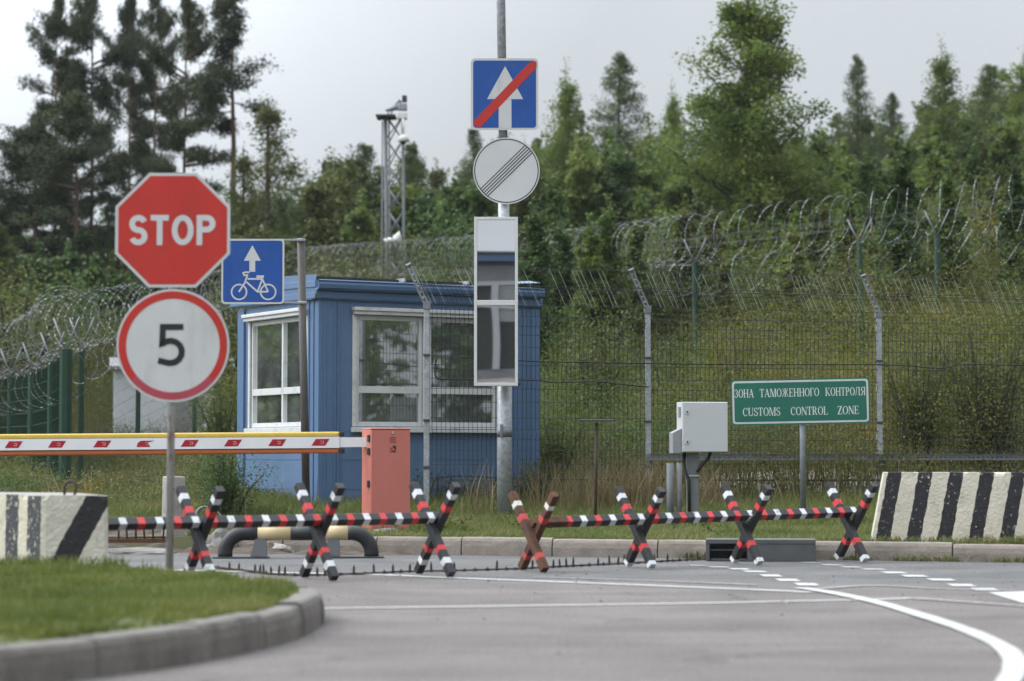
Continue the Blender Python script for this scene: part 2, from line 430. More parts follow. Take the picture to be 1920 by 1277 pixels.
M['stone'] = mat('grey_stone', (0.17, 0.16, 0.15), 0.95, var=0.3, scale=6, bump=0.8, bscale=30)
M['lv_pine'] = foliage('pine_needles', [(0.016, 0.024, 0.010), (0.030, 0.043, 0.014), (0.052, 0.066, 0.020)], 0.12, scale=0.35)
M['lv_spruce'] = foliage('spruce_needles', [(0.042, 0.066, 0.026), (0.078, 0.112, 0.038), (0.120, 0.150, 0.048)], 0.2, scale=0.4)
M['lv_birch'] = foliage('birch_leaves', [(0.052, 0.088, 0.022), (0.094, 0.146, 0.033), (0.145, 0.190, 0.043), (0.205, 0.200, 0.050)], 0.35, scale=0.45)
M['lv_dark'] = foliage('alder_leaves', [(0.032, 0.062, 0.020), (0.060, 0.105, 0.028), (0.098, 0.145, 0.036)], 0.3, scale=0.45)
M['lv_olive'] = foliage('olive_leaves', [(0.0527, 0.0680, 0.0204), (0.0918, 0.1071, 0.0289), (0.1343, 0.1360, 0.0374)], 0.3, scale=0.5)
M['lv_autumn'] = foliage('turning_leaves', [(0.0638, 0.0808, 0.0187), (0.1148, 0.1190, 0.0255), (0.1700, 0.1403, 0.0289), (0.1955, 0.1062, 0.0255)], 0.3, scale=0.8)
M['lv_bush'] = foliage('bush_leaves', [(0.0468, 0.0686, 0.0187), (0.0858, 0.1131, 0.0265), (0.1287, 0.1482, 0.0406)], 0.35, scale=1.2)
M['weeds'] = foliage('weed_leaves', [(0.0370, 0.0493, 0.0150), (0.0669, 0.0774, 0.0229), (0.1038, 0.1003, 0.0317), (0.1628, 0.1276, 0.0581)], 0.3, scale=0.7)
M['blade'] = foliage('lawn_blades', [(0.054, 0.076, 0.018), (0.095, 0.123, 0.027), (0.140, 0.160, 0.039), (0.215, 0.19, 0.075)], 0.35, scale=1.3)
M['blade_verge'] = foliage('verge_blades', [(0.055, 0.080, 0.024), (0.100, 0.130, 0.038), (0.155, 0.165, 0.055), (0.24, 0.20, 0.10)], 0.35, scale=2.0)
M['straw'] = foliage('dry_stalks', [(0.10, 0.082, 0.040), (0.20, 0.16, 0.085), (0.29, 0.235, 0.135)], 0.25, scale=1.5)
M['block_right'] = striped('striped_block_paint', (0.48, 0.445, 0.36), (0.020, 0.020, 0.023), 0.247, 0.46, -0.19, 0.035)
M['block_left_end'] = striped('diagonal_block_paint', (0.42, 0.40, 0.335), (0.016, 0.016, 0.018), 0, 0.175, -0.55, 0.035, chip=0.66)
M['block_left_side'] = striped('upright_block_paint', (0.47, 0.44, 0.345), (0.040, 0.042, 0.048), 0.24, 0.60, 0.0, -0.155, chip=0.575)

def glass_mat(name, tint, refl):
    m = bpy.data.materials.new(name); m.use_nodes = True
    n, l = nodes_of(m); n.remove(n['Principled BSDF']); out = n['Material Output']
    t = n.new('ShaderNodeBsdfTransparent'); t.inputs['Color'].default_value = (*tint, 1)
    gl = n.new('ShaderNodeBsdfGlossy'); gl.inputs['Roughness'].default_value = 0.02; gl.inputs['Color'].default_value = (0.9, 0.93, 0.92, 1)
    fr = n.new('ShaderNodeFresnel'); fr.inputs['IOR'].default_value = 1.6
    ad = n.new('ShaderNodeMath'); ad.operation = 'ADD'; ad.inputs[1].default_value = refl; l.new(fr.outputs[0], ad.inputs[0])
    mx = n.new('ShaderNodeMixShader'); l.new(ad.outputs[0], mx.inputs['Fac']); l.new(t.outputs[0], mx.inputs[1]); l.new(gl.outputs[0], mx.inputs[2])
    df = n.new('ShaderNodeBsdfDiffuse'); df.inputs['Color'].default_value = (0.40, 0.42, 0.42, 1); m2 = n.new('ShaderNodeMixShader')
    tc = n.new('ShaderNodeTexCoord'); nz = n.new('ShaderNodeTexNoise'); nz.inputs['Scale'].default_value = 2.5; nz.inputs['Detail'].default_value = 6; l.new(tc.outputs['Object'], nz.inputs['Vector'])
    mr = n.new('ShaderNodeMapRange'); mr.inputs['From Min'].default_value = .3; mr.inputs['From Max'].default_value = .7; mr.inputs['To Min'].default_value = .04; mr.inputs['To Max'].default_value = .16; l.new(nz.outputs['Fac'], mr.inputs['Value']); l.new(mr.outputs['Result'], m2.inputs['Fac'])
    l.new(mx.outputs[0], m2.inputs[1]); l.new(df.outputs[0], m2.inputs[2]); l.new(m2.outputs[0], out.inputs['Surface'])
    return m
M['dark_pane'] = mat('dark_pane', (0.030, 0.034, 0.032), 0.25, var=0.1, spec=0.3)
M['glass'] = glass_mat('window_glass', (0.85, 0.89, 0.88), 0.27)
mm = bpy.data.materials.new('mirror_silver'); mm.use_nodes = True
_b = mm.node_tree.nodes['Principled BSDF']; _b.inputs['Metallic'].default_value = 1; _b.inputs['Roughness'].default_value = 0.015; _b.inputs['Base Color'].default_value = (0.86, 0.87, 0.87, 1)
M['mirror'] = mm

def asphalt():
    m = bpy.data.materials.new('asphalt'); m.use_nodes = True
    n, l = nodes_of(m); b = n['Principled BSDF']; tc = n.new('ShaderNodeTexCoord'); v = tc.outputs['Object']
    def noise(s, d=6, r=0.6, vec=None):
        q = n.new('ShaderNodeTexNoise'); q.inputs['Scale'].default_value = s; q.inputs['Detail'].default_value = d; q.inputs['Roughness'].default_value = r; l.new(vec or v, q.inputs['Vector']); return q.outputs['Fac']
    def ramp(f, a, c, p0=0.35, p1=0.65):
        q = n.new('ShaderNodeValToRGB'); q.color_ramp.elements[0].position = p0; q.color_ramp.elements[1].position = p1
        q.color_ramp.elements[0].color = (*a, 1); q.color_ramp.elements[1].color = (*c, 1); l.new(f, q.inputs['Fac']); return q.outputs['Color']
    def mix(a, c, f, bt='MIX'):
        q = n.new('ShaderNodeMix'); q.data_type = 'RGBA'; q.blend_type = bt
        if isinstance(f, float): q.inputs['Factor'].default_value = f
        else: l.new(f, q.inputs['Factor'])
        l.new(a, q.inputs['A']); l.new(c, q.inputs['B']); return q.outputs['Result']
    pink = ramp(noise(1.1), (0.117, 0.105, 0.100), (0.160, 0.145, 0.139))
    grey = ramp(noise(1.6), (0.096, 0.096, 0.096), (0.135, 0.134, 0.134))
    sx = n.new('ShaderNodeSeparateXYZ'); l.new(v, sx.inputs[0])
    ma = n.new('ShaderNodeMath'); ma.operation = 'MULTIPLY_ADD'; ma.inputs[1].default_value = 0.33; l.new(sx.outputs['X'], ma.inputs[0]); l.new(sx.outputs['Y'], ma.inputs[2])
    wob = n.new('ShaderNodeMath'); wob.operation = 'MULTIPLY_ADD'; wob.inputs[1].default_value = 1.2; l.new(noise(0.8), wob.inputs[0]); l.new(ma.outputs[0], wob.inputs[2])
    mr = n.new('ShaderNodeMapRange'); mr.inputs['From Min'].default_value = 15.5; mr.inputs['From Max'].default_value = 17.0; l.new(wob.outputs[0], mr.inputs['Value'])
    base = mix(pink, grey, mr.outputs['Result'])
    agg = ramp(noise(170, 2, 0.5), (0.50, 0.50, 0.50), (1.45, 1.42, 1.40), 0.36, 0.64)
    base = mix(base, agg, 0.75, 'MULTIPLY')
    ag2 = ramp(noise(55, 3, 0.6), (0.62, 0.62, 0.62), (1.36, 1.35, 1.34), 0.36, 0.64); base = mix(base, ag2, 0.9, 'MULTIPLY')
    mp = n.new('ShaderNodeMapping'); mp.inputs['Scale'].default_value = (0.16, 1.5, 1); mp.inputs['Rotation'].default_value = (0, 0, R(-14)); l.new(v, mp.inputs['Vector'])
    tyre = ramp(noise(1.5, 3, 0.5, mp.outputs['Vector']), (0.80, 0.80, 0.81), (1.05, 1.05, 1.05), 0.34, 0.62)
    base = mix(base, tyre, 0.8, 'MULTIPLY')
    spot = ramp(noise(3.2, 4, 0.7), (1, 1, 1), (0.66, 0.65, 0.64), 0.60, 0.70)
    base = mix(base, spot, 0.9, 'MULTIPLY')
    wv = n.new('ShaderNodeVectorMath'); wv.operation = 'ADD'; nv_ = n.new('ShaderNodeTexNoise'); nv_.inputs['Scale'].default_value = 1.8; nv_.inputs['Detail'].default_value = 5; l.new(v, nv_.inputs['Vector']); l.new(v, wv.inputs[0]); l.new(nv_.outputs['Color'], wv.inputs[1])
    vo = n.new('ShaderNodeTexVoronoi'); vo.feature = 'DISTANCE_TO_EDGE'; vo.inputs['Scale'].default_value = 0.33; l.new(wv.outputs[0], vo.inputs['Vector'])
    ck = ramp(vo.outputs['Distance'], (0.45, 0.44, 0.43), (1, 1, 1), 0.002, 0.007); base = mix(base, ck, ramp(noise(0.6, 2), (0, 0, 0), (1, 1, 1), 0.46, 0.58), 'MULTIPLY')
    l.new(base, b.inputs['Base Color']); b.inputs['Roughness'].default_value = 0.85; b.inputs['Specular IOR Level'].default_value = 0.3
    bp = n.new('ShaderNodeBump'); bp.inputs['Strength'].default_value = 0.7; bp.inputs['Distance'].default_value = 0.006
    l.new(noise(140, 4, 0.6), bp.inputs['Height']); l.new(bp.outputs['Normal'], b.inputs['Normal'])
    return m
M['asphalt'] = asphalt()
M['soil'] = mat('overgrown_soil', (0.040, 0.046, 0.018), 0.95, col2=(0.085, 0.078, 0.036), scale=1.2, bump=0.6, bscale=8, detail=9)
M['lawn_soil'] = mat('lawn_soil', (0.040, 0.055, 0.016), 0.95, col2=(0.085, 0.100, 0.028), scale=3, bump=0.5, bscale=30, detail=9)

# ------------------------------------------------------------------ ground, road, kerbs
def kerb_y(x): return 19.32 - 0.29 * x
def ground_z(x, y):
    v = y - kerb_y(x)
    if v < 0.06: return -0.03
    left = smooth01((-2.6 - x) / 2.0)
    base = 0.135 - 0.07 * left * (1 - smooth01((v - 1) / 4)) + 0.03 * smooth01(v / 4)
    sl = 0.072 * (1 - left) + 0.034 * left
    d = max(0.0, y - 23.5)
    hill = sl * (d if d < 42 else 42 + 18 * (1 - math.exp(-(d - 42) / 30)))
    hill += min(2.6, 0.19 * max(0.0, x - 1.8)) * smooth01((y - 26) / 11)
    bump = 0.10 * mnoise.noise((x*0.35, y*0.35, 0.0)) * smooth01((v - 3) / 6) + 0.025 * mnoise.noise((x*1.7, y*1.7, 3.0)) * smooth01(v/0.8)
    return base + hill + bump

def grid_sheet(name, xs, vs, zf, m):
    V = [(x, kerb_y(x) + v, zf(x, kerb_y(x) + v, v)) for v in vs for x in xs]
    nx = len(xs)
    F = [(j*nx+i, j*nx+i+1, (j+1)*nx+i+1, (j+1)*nx+i) for j in range(len(vs)-1) for i in range(nx-1)]
    b = MB(); b.add(V, F, 0, True)
    return b.build(name, m)
xs = [-900, -400, -200, -100, -60] + list(np.linspace(-40, -8, 17)) + list(np.linspace(-7.5, 9, 67)) + list(np.linspace(10, 40, 16)) + [60, 62.5, 120]
xs = [x for x in xs if x < 62]
xs += [100, 200, 400, 900]
vs = [-220, -100, -60, -30, -15, -6, -2, -0.5, 0.05, 0.07, 0.25] + list(np.linspace(0.5, 8, 26)) + list(np.linspace(9, 60, 36)) + [75, 100, 140, 200, 320, 600, 1200]
tag(grid_sheet('ground', xs, vs, lambda x, y, v: ground_z(x, y) if abs(x) < 61 else (-0.03 if v < 0.06 else 3.0 * smooth01(v / 60)), M['soil']), kind='structure')
xr = list(np.linspace(-45, 45, 91)); vr = list(np.linspace(-48, -0.0, 60)) + [0.04]
tag(grid_sheet('road', xr, vr, lambda x, y, v: 0.0, M['asphalt']), kind='structure')

def kerb(name, path, m, height=0.15, width=0.13, stone=0.9, out_sign=1, seed=1):
    """kerb stones with joints swept along a ground path (outer top edge)"""
    rnd = random.Random(seed)
    P = [Vector((p[0], p[1])) for p in path]
    L = [0.0]
    for a, b in zip(P, P[1:]): L.append(L[-1] + (b - a).length)
    def pos(s):
        s = max(0, min(L[-1] - 1e-6, s)); i = max(j for j in range(len(L)-1) if L[j] <= s)
        t = (s - L[i]) / max(1e-9, L[i+1]-L[i]); p = P[i].lerp(P[i+1], t)
        i0, i1 = max(0, i-1), min(len(P)-1, i+2); d = (P[i1]-P[i0]).normalized()
        return p, Vector((d.y, -d.x)) * out_sign
    mb = MB(); s = 0.0
    while s < L[-1] - 0.05:
        ln = min(stone * rnd.uniform(0.88, 1.08), L[-1] - s); n = max(2, int(ln / 0.12))
        gap_ = 0.006; dz, do = rnd.uniform(-0.008, 0.008), rnd.uniform(-0.009, 0.009); vs = []
        for i in range(n + 1):
            p, nn = pos(s + gap_ + (ln - 2*gap_) * i / n)
            prof = [(0.012, -0.06), (0.008, height*0.5), (0.0, height - 0.03), (-0.012, height - 0.008), (-0.03, height), (-width, height), (-width, -0.06)]
            for o, z in prof:
                j = 0.004 * mnoise.noise((p.x*9, p.y*9, z*20)) if z > 0 else 0
                q = p + nn * (o + do + j); vs.append((q.x, q.y, z + (dz + j*0.6 if z > 0 else 0)))
        k = 7; fs = []
        for i in range(n):
            for a in range(k - 1):
                f = (i*k+a, (i+1)*k+a, (i+1)*k+a+1, i*k+a+1)
                fs.append(f if out_sign > 0 else f[::-1])
        fs += [list(range(k)), list(range(n*k, n*k+k))[::-1]]
        mb.add(vs, fs, 0, False); s += ln
    return tag(mb.build(name, m), kind='structure')

kerb('kerb', [(x, kerb_y(x)) for x in np.linspace(-2.75, 14, 40)], M['kerb_stone'], 0.145, 0.15, 0.86, 1, 3)
isl = [g(px, py, 0.15) for px, py in ((-700, 1300), (-350, 1256), (0, 1214), (167, 1197), (334, 1178), (450, 1160), (530, 1143), (575, 1129), (599, 1115), (600, 1106), (582, 1099), (535, 1091), (460, 1081), (380, 1073), (300, 1066), (215, 1059), (90, 1050), (-250, 1040), (-700, 1030))]
isl_path = catmull([(p.x, p.y) for p in isl], 6)
kerb('island_kerb', isl_path, M['kerb_near'], 0.15, 0.12, 0.75, 1, 8)
# lawn inside the island kerb
cen = Vector((-2.4, 11.8))
ip = []
for i, p in enumerate(isl_path):
    a, b = isl_path[max(0, i-1)], isl_path[min(len(isl_path)-1, i+1)]
    d = (b - a).normalized(); ip.append(Vector((p.x - d.y*0.11, p.y + d.x*0.11)))
def inside(poly, X, Y):
    X, Y = np.asarray(X), np.asarray(Y); r = np.zeros(X.shape, bool); n = len(poly)
    for i in range(n):
        x0, y0 = poly[i]; x1, y1 = poly[(i+1) % n]
        c = ((y0 > Y) != (y1 > Y)) & (X < (x1-x0)*(Y-y0)/((y1-y0) if abs(y1-y0) > 1e-9 else 1e-9) + x0)
        r ^= c
    return r
ring_pts = [(p.x, p.y) for p in ip]
def lawn_z(x, y): return 0.150 + 0.018 * mnoise.noise((x*0.8, y*0.8, 5)) 
mb = MB(); rings = 8; vs = []
for k in range(rings):
    t = k / rings
    for p in ring_pts:
        q = Vector(p).lerp(cen, t); vs.append((q.x, q.y, (lawn_z(q.x, q.y) if k else 0.135)))
n = len(ring_pts); vs.append((cen.x, cen.y, 0.16)); fs = []
for k in range(rings-1):
    for i in range(n-1):
        fs.append((k*n+i, k*n+i+1, (k+1)*n+i+1, (k+1)*n+i))
for i in range(n-1): fs.append(((rings-1)*n+i, (rings-1)*n+i+1, rings*n))
mb.add(vs, fs, 0, True)
tag(mb.build('lawn', M['lawn_soil']), kind='structure')

# road markings: sheets of paint lying on the asphalt
def line_strip(mb, pts, w0, w1, mat_i, z=0.004, per=6, noise_w=0.006):
    P = catmull([(g(px, py).x, g(px, py).y) for px, py in pts], per); n = len(P); vs, fs = [], []
    for i, p in enumerate(P):
        d = (P[min(n-1, i+1)] - P[max(0, i-1)]).normalized(); w = (w0 + (w1-w0)*i/(n-1))/2
        w += noise_w * mnoise.noise((p.x*4, p.y*4, 1))
        vs += [(p.x - d.y*w, p.y + d.x*w, z), (p.x + d.y*w, p.y - d.x*w, z)]
    for i in range(n-1): fs.append((2*i, 2*i+1, 2*i+3, 2*i+2))
    mb.add(vs, fs, mat_i)
mk = MB()
line_strip(mk, [(330, 1069), (430, 1072), (560, 1075), (700, 1078), (820, 1083), (1000, 1090), (1280, 1101), (1430, 1107), (1520, 1111)], 0.10, 0.10, 0)
line_strip(mk, [(600, 1142), (900, 1138), (1280, 1132.5), (1500, 1128), (1640, 1125), (1712, 1122.5)], 0.085, 0.075, 0, 0.0045)
line_strip(mk, [(1500, 1104), (1560, 1113), (1640, 1130), (1720, 1153), (1800, 1179), (1860, 1204), (1895, 1228), (1902, 1255), (1880, 1295), (1820, 1360)], 0.105, 0.088, 0, 0.008)
line_strip(mk, [(1000, 1083), (1160, 1088), (1300, 1093), (1420, 1098)], 0.05, 0.08, 1, 0.0055)
line_strip(mk, [(1530, 1105), (1640, 1099), (1760, 1105), (1900, 1108)], 0.09, 0.04, 1, 0.0055)
line_strip(mk, [(1712, 1123), (1800, 1129), (1950, 1140)], 0.10, 0.08, 1, 0.0055)
def dash(cx, cy, w, h, sk=10):
    h *= .74
    q = [g(cx-w/2-sk, cy-h/2), g(cx+w/2-sk, cy-h/2+0.6), g(cx+w/2+sk, cy+h/2), g(cx-w/2+sk, cy+h/2-0.4)]
    mk.add([(p.x, p.y, 0.0046) for p in q], [(3, 2, 1, 0)], 0)
for zx, zy, w, h in ((90,631,30,2.2),(205,640,38,3),(320,651,36,4),(405,665,40,4.6),(495,688,36,6),(590,713,40,6.5),(695,737,40,7)):
    dash(1280+zx/2.99, 850+zy/2.99, w, h, 5)
for zx, zy, w, h in ((720,614,34,2),(840,628,36,3),(945,640,36,3),(1070,652,42,3),(1185,671,42,5),(1300,690,44,5.5),(1450,711,46,5.5),(1565,742,46,6.5),(1695,766,46,7)):
    dash(1280+zx/2.99, 850+zy/2.99, w, h, 6)
q = [g(1853, 1112), g(1990, 1108), g(1990, 1140), g(1915, 1131)]
mk.add([(p.x, p.y, 0.0046) for p in q], [(3, 2, 1, 0)], 0)
tag(mk.build('road_markings', [M['paint_line'], M['paint_old']]), kind='structure')

# ------------------------------------------------------------------ lettering
def arc(cx, cz, rx, rz, a0, a1, n=14): return [(cx + rx*math.cos(R(a0+(a1-a0)*i/n)), cz + rz*math.sin(R(a0+(a1-a0)*i/n))) for i in range(n+1)]
def sans(ch, t):
    """strokes of a plain capital on a 1-high, w-wide cell; t = stroke thickness; centre lines"""
    h = t/2
    if ch == 'S': return 0.62, [arc(.31, .75-h/2, .31-h, .25-h/2, 20, 270, 18) + arc(.31, .25+h/2, .31-h, .25-h/2, 90, -160, 18)]
    if ch == 'T': return 0.62, [[(0, 1-h), (.62, 1-h)], [(.31, 1-t), (.31, 0)]]
    if ch == 'O': return 0.74, [arc(.37, .5, .37-h, .5-h, 0, 360, 40)]
    if ch == 'P': return 0.64, [[(h, 0), (h, 1)], [(t, 1-h), (.34, 1-h)] + arc(.34, .71, .30-h, .29-h, 90, -90, 12) + [(t, .42+h)]]
    if ch == 'C': return 0.66, [arc(.36, .5, .36-h, .5-h, 40, 320, 24)]
    if ch == 'A': return 0.72, [[(h*.8, 0), (.36, 1-h*.5), (.72-h*.8, 0)], [(.18, .30), (.54, .30)]]
    if ch == 'M': return 0.80, [[(h, 0), (h, 1)], [(.8-h, 0), (.8-h, 1)], [(h, 1-h), (.4, .3), (.8-h, 1-h)]]
    if ch == 'E': return 0.58, [[(h, 0), (h, 1)], [(t, 1-h), (.58, 1-h)], [(t, .5), (.52, .5)], [(t, h), (.58, h)]]
def sans_text(mb, s, x0, x1, z0, z1, t, y, mat_i, gap=0.12):
    gl = [sans(c, t) for c in s]; tot = sum(a for a, _ in gl) + gap*(len(s)-1); k = (x1-x0)/tot; hh = z1-z0; x = x0; yy = y
    for w, st in gl:
        for q in st:
            mb.ribbon([(x + a*k, z0 + b*hh) for a, b in q], t*hh, yy, mat_i); yy -= 0.00025
        x += (w+gap)*k
def serif(mb, ch, X, Z, sx, sz, y, mi):
    T, t = 0.135, 0.055
    yy = [y]
    def nxt(): yy[0] -= 0.0002; return yy[0]
    def P(poly): mb.flat([(X + a*sx, Z + b*sz) for a, b in poly], nxt(), mi)
    def V(x, w=T, a=0.0, b=1.0, s0=True, s1=True):
        P([(x, a), (x+w, a), (x+w, b), (x, b)])
        if s0: P([(x-.07, a), (x+w+.07, a), (x+w+.07, a+t), (x-.07, a+t)])
        if s1: P([(x-.07, b-t), (x+w+.07, b-t), (x+w+.07, b), (x-.07, b)])
    def D(x0, z0, x1, z1, w): P([(x0, z0), (x0+w, z0), (x1+w, z1), (x1, z1)])
    def H(x0, x1, z, w=t): P([(x0, z), (x1, z), (x1, z+w), (x0, z+w)])
    def RG(cx, cz, rx, rz, tx, tz, a0, a1, n=20): mb.ring(X+cx*sx, Z+cz*sz, (rx*sx, rz*sz), ((rx-tx)*sx, (rz-tz)*sz), nxt(), mi, R(a0), R(a1), n)
    if ch in 'OО': RG(.37, .5, .37, .5, T, t, 0, 360, 32); return .74
    if ch in 'CС': RG(.36, .5, .36, .5, T, t, 45, 318, 26); P([(.56, .68), (.64, .68), (.64, .96), (.6, .96)]); return .68
    if ch == 'Н': V(.07); V(.58); H(.2, .58, .48); return .79
    if ch == 'N': V(.07, t, 0, 1, True, False); D(.58, 0, .02, 1, T*1.2); V(.62, t, 0, 1, False, True); return .76
    if ch in 'AА': D(.03, 0, .36, 1, t); D(.58, 0, .30, 1, T*1.1); H(.16, .58, .3); H(0, .2, 0); H(.5, .8, 0); return .8
    if ch in 'MМ': V(.06, t); D(.42, 0, .09, 1, T); D(.42, 0, .72, 1, t); V(.72, T); return .93
    if ch in 'TТ': V(.25, T, 0, 1, True, False); H(0, .64, .94, .06); P([(0, .74), (.04, .74), (.07, 1), (0, 1)]); P([(.57, 1), (.60, .74), (.64, .74), (.64, 1)]); return .66
    if ch == 'U': V(.07, T, .25, 1, False, True); V(.60, t, .25, 1, False, True); RG(.363, .27, .293, .27, T*.8, .07, 180, 360); return .74
    if ch == 'S': RG(.28, .745, .25, .255, .11, t, 30, 235, 16); RG(.28, .275, .27, .275, .11, t, 55, -150, 18); D(.36, .36, .08, .62, .15); P([(.44, .72), (.50, .72), (.50, .98), (.47, .98)]); P([(.02, .02), (.05, .02), (.09, .3), (.02, .3)]); return .56
    if ch == 'L': V(.07); H(.07, .56, 0); P([(.50, 0), (.58, 0), (.60, .26), (.56, .26)]); return .62
    if ch in 'EЕ': V(.07); H(.07, .54, .945); H(.15, .44, .49); H(.07, .56, 0); P([(.50, 1), (.50, .76), (.55, .76), (.55, 1)]); P([(.52, 0), (.57, 0), (.60, .26), (.56, .26)]); P([(.41, .38), (.45, .38), (.45, .63), (.41, .63)]); return .63
    if ch == 'Z': H(.02, .58, .94, .06); H(.0, .6, 0, .06); D(0, .02, .42, .98, T*1.2); P([(.02, .74), (.06, .74), (.08, 1), (.02, 1)]); P([(.54, 0), (.6, 0), (.62, .26), (.58, .26)]); return .64
    if ch == 'R': V(.07); RG(.30, .74, .27, .26, T, t, 90, -90, 16); H(.1, .31, .945); H(.1, .31, .48); D(.52, 0, .26, .5, T*1.1); H(.52, .74, 0); return .74
    if ch == 'Р': V(.07); RG(.30, .72, .27, .28, T, t, 90, -90, 16); H(.1, .31, .945); H(.1, .31, .44); return .62
    if ch == 'З': RG(.24, .75, .22, .25, .11, t, 140, -90, 16); RG(.24, .27, .26, .27, .12, t, 90, -150, 18); P([(.02, .70), (.06, .70), (.06, .98), (.02, .98)]); P([(0, .04), (.03, .04), (.07, .3), (0, .3)]); return .55
    if ch == 'Ж': V(.44, T); D(.0, 0, .34, .52, t*1.7); D(.34, .48, .08, 1, t*1.7); D(.93, 0, .58, .52, t*1.7); D(.58, .48, .82, 1, t*1.7); H(0, .16, 0); H(.88, 1.04, 0); return 1.04
    if ch == 'Г': V(.07); H(.07, .54, .945); P([(.50, 1), (.50, .74), (.55, .74), (.56, 1)]); return .58
    if ch in 'КK': V(.07); D(.60, 0, .20, .52, T); D(.20, .46, .56, 1, t); H(.52, .76, 0); H(.46, .70, .945); return .76
    if ch == 'Л': V(.56); D(.08, .04, .24, 1, t*1.3); H(.2, .6, .945); RG(.05, .08, .08, .08, .06, .06, 180, 360, 8); return .78
    if ch == 'Я': V(.56); RG(.36, .73, .27, .27, T, t, 90, 270, 16); H(.35, .6, .945); H(.35, .6, .46); D(.08, 0, .36, .5, T); H(0, .2, 0); return .78
    return .5
def serif_word(mb, s, x0, x1, z0, z1, y, mi):
    tmp = MB(); ws = [serif(tmp, c, 0, 0, 1, 1, 0, 0) for c in s]; gap = 0.05
    k = (x1-x0)/(sum(ws)+gap*(len(s)-1)); x = x0
    for c, w in zip(s, ws): serif(mb, c, x, z0, k, z1-z0, y, mi); x += (w+gap)*k

# ------------------------------------------------------------------ stop sign post
Zs = 14.05; ps = FPX/Zs
base = g(318.5, 1062, 0.155); base = Vector((xat(318.5, Zs), Zs, 0.14))
t = thing('sign_post', 'rust-stained post on the lawn with a red STOP sign above a round 5 sign', 'road sign', base, R(0))
def lx(px): return (px - 318.5)/ps
def lz(py): return CAMZ + (857-py)/ps - base.z
mb = MB(); mb.tube([(0, 0.035, -0.1), (0.006, 0.035, lz(560)), (0.006, 0.035, lz(345))], 0.0235, 14); mb.build('post', M['rusty_post'], t)
cx, cz, hw = lx(321.5), lz(430.5), 0.353
mb = MB()
oc = lambda r: [(cx + r*sx_, cz + r*sz_) for sx_, sz_ in ((-.4142,-1),(.4142,-1),(1,-.4142),(1,.4142),(.4142,1),(-.4142,1),(-1,.4142),(-1,-.4142))]
mb.prism(oc(hw), -0.002, 0.001, 0, 3); mb.flat(oc(hw-0.018), -0.0035, 1)
sans_text(mb, 'STOP', lx(240), lx(402), lz(459), lz(402), 0.188, -0.0045, 0, 0.11)
mb.box((cx-0.25, 0.002, cz+0.12), (cx+0.25, 0.018, cz+0.15), 3); mb.box((cx-0.25, 0.002, cz-0.15), (cx+0.25, 0.018, cz-0.12), 3)
mb.build('stop_sign', [M['grey_sheet'], M['sign_red'], M['letter'], M['sign_back']], t)
cx, cz, r0 = lx(323.5), lz(648), 0.347
mb = MB(); mb.prism(circle(cx, cz, r0), -0.002, 0.001, 0, 3)
mb.ring(cx, cz, (r0-.013,)*2, (r0-.06,)*2, -0.0035, 1, R(-40), R(220), 60); mb.ring(cx, cz, (r0-.013,)*2, (r0-.06,)*2, -0.0035, 4, R(220), R(320), 24)
P5 = [(343, 613), (304.5, 613), (303.5, 644)] + [(319 + 21.5*math.cos(R(a)), 660 - 21*math.sin(R(a))) for a in (125, 105, 85, 60, 35, 10, -15, -40, -65, -90, -108)] + [(296, 676)]
mb.ribbon([(lx(a), lz(b)) for a, b in P5], 11.5/ps, -0.0045, 2)
mb.box((cx-0.25, 0.002, cz+0.12), (cx+0.25, 0.018, cz+0.15), 3); mb.box((cx-0.25, 0.002, cz-0.15), (cx+0.25, 0.018, cz-0.12), 3)
mb.build('speed_limit_sign', [M['white_sheet'], M['sign_red'], M['sign_black'], M['sign_back'], M['faded_red']], t)

# ------------------------------------------------------------------ tall pole with signs and mirror
Zp = 23.7; pp = FPX/Zp
pb = Vector((xat(946, Zp), Zp, 0.12))
t = thing('sign_pole', 'tall galvanised pole with a blue crossed-arrow sign, round striped sign and long mirror', 'sign pole', pb)
def lx(px): return (px - 946)/pp
def lz(py): return CAMZ + (857-py)/pp - pb.z
mb = MB()
mb.tube([(0, 0, -0.1), (0, 0, lz(640))], 0.0765, 24); mb.tube([(0, 0, lz(640)), (0, 0, lz(632))], [0.0765, 0.058], 24)
mb.tube([(0, 0, lz(633)), (-0.012, 0, lz(300))], 0.058, 20); mb.tube([(-0.012, 0, lz(300)), (-0.012, 0, lz(292))], [0.058, 0.046], 20)
mb.tube([(-0.012, 0, lz(294)), (-0.075, 0, lz(-420))], 0.046, 18); mb.build('pole', M['galv'], t)
mb = MB(); mb.tube([(0, 0, lz(820)), (0, 0, lz(800))], 0.0785, 24); mb.box((-0.045, -0.086, lz(822)), (-0.02, -0.07, lz(796))); mb.build('collar', M['galv_dark'], t)
mb = MB(); x0, x1, z0, z1 = lx(882.5), lx(1009.5), lz(243), lz(107); yf = -0.075
mb.prism(rounded(x0, z0, x1, z1, 0.045), yf, yf+0.003, 0, 4); mb.flat(rounded(x0+.024, z0+.024, x1-.024, z1-.024, 0.03), yf-.0015, 1)
cxs = lx(946)
mb.flat([(lx(935), z0+.022), (lx(959), z0+.022), (lx(959), lz(185)), (lx(935), lz(185))], yf-.0025, 2)
mb.flat([(lx(913), lz(184.5)), (lx(981), lz(184.5)), (lx(947), lz(122))], yf-.0027, 2)
mb.flat([(lx(889), lz(236)), (lx(901), lz(237)), (lx(1006), lz(125)), (lx(1006), lz(113)), (lx(995), lz(113)), (lx(889), lz(225))], yf-.0040, 3)
mb.box((-0.06, yf+.003, lz(150)), (0.05, 0.06, lz(145)), 4); mb.box((-0.06, yf+.003, lz(205)), (0.05, 0.06, lz(200)), 4)
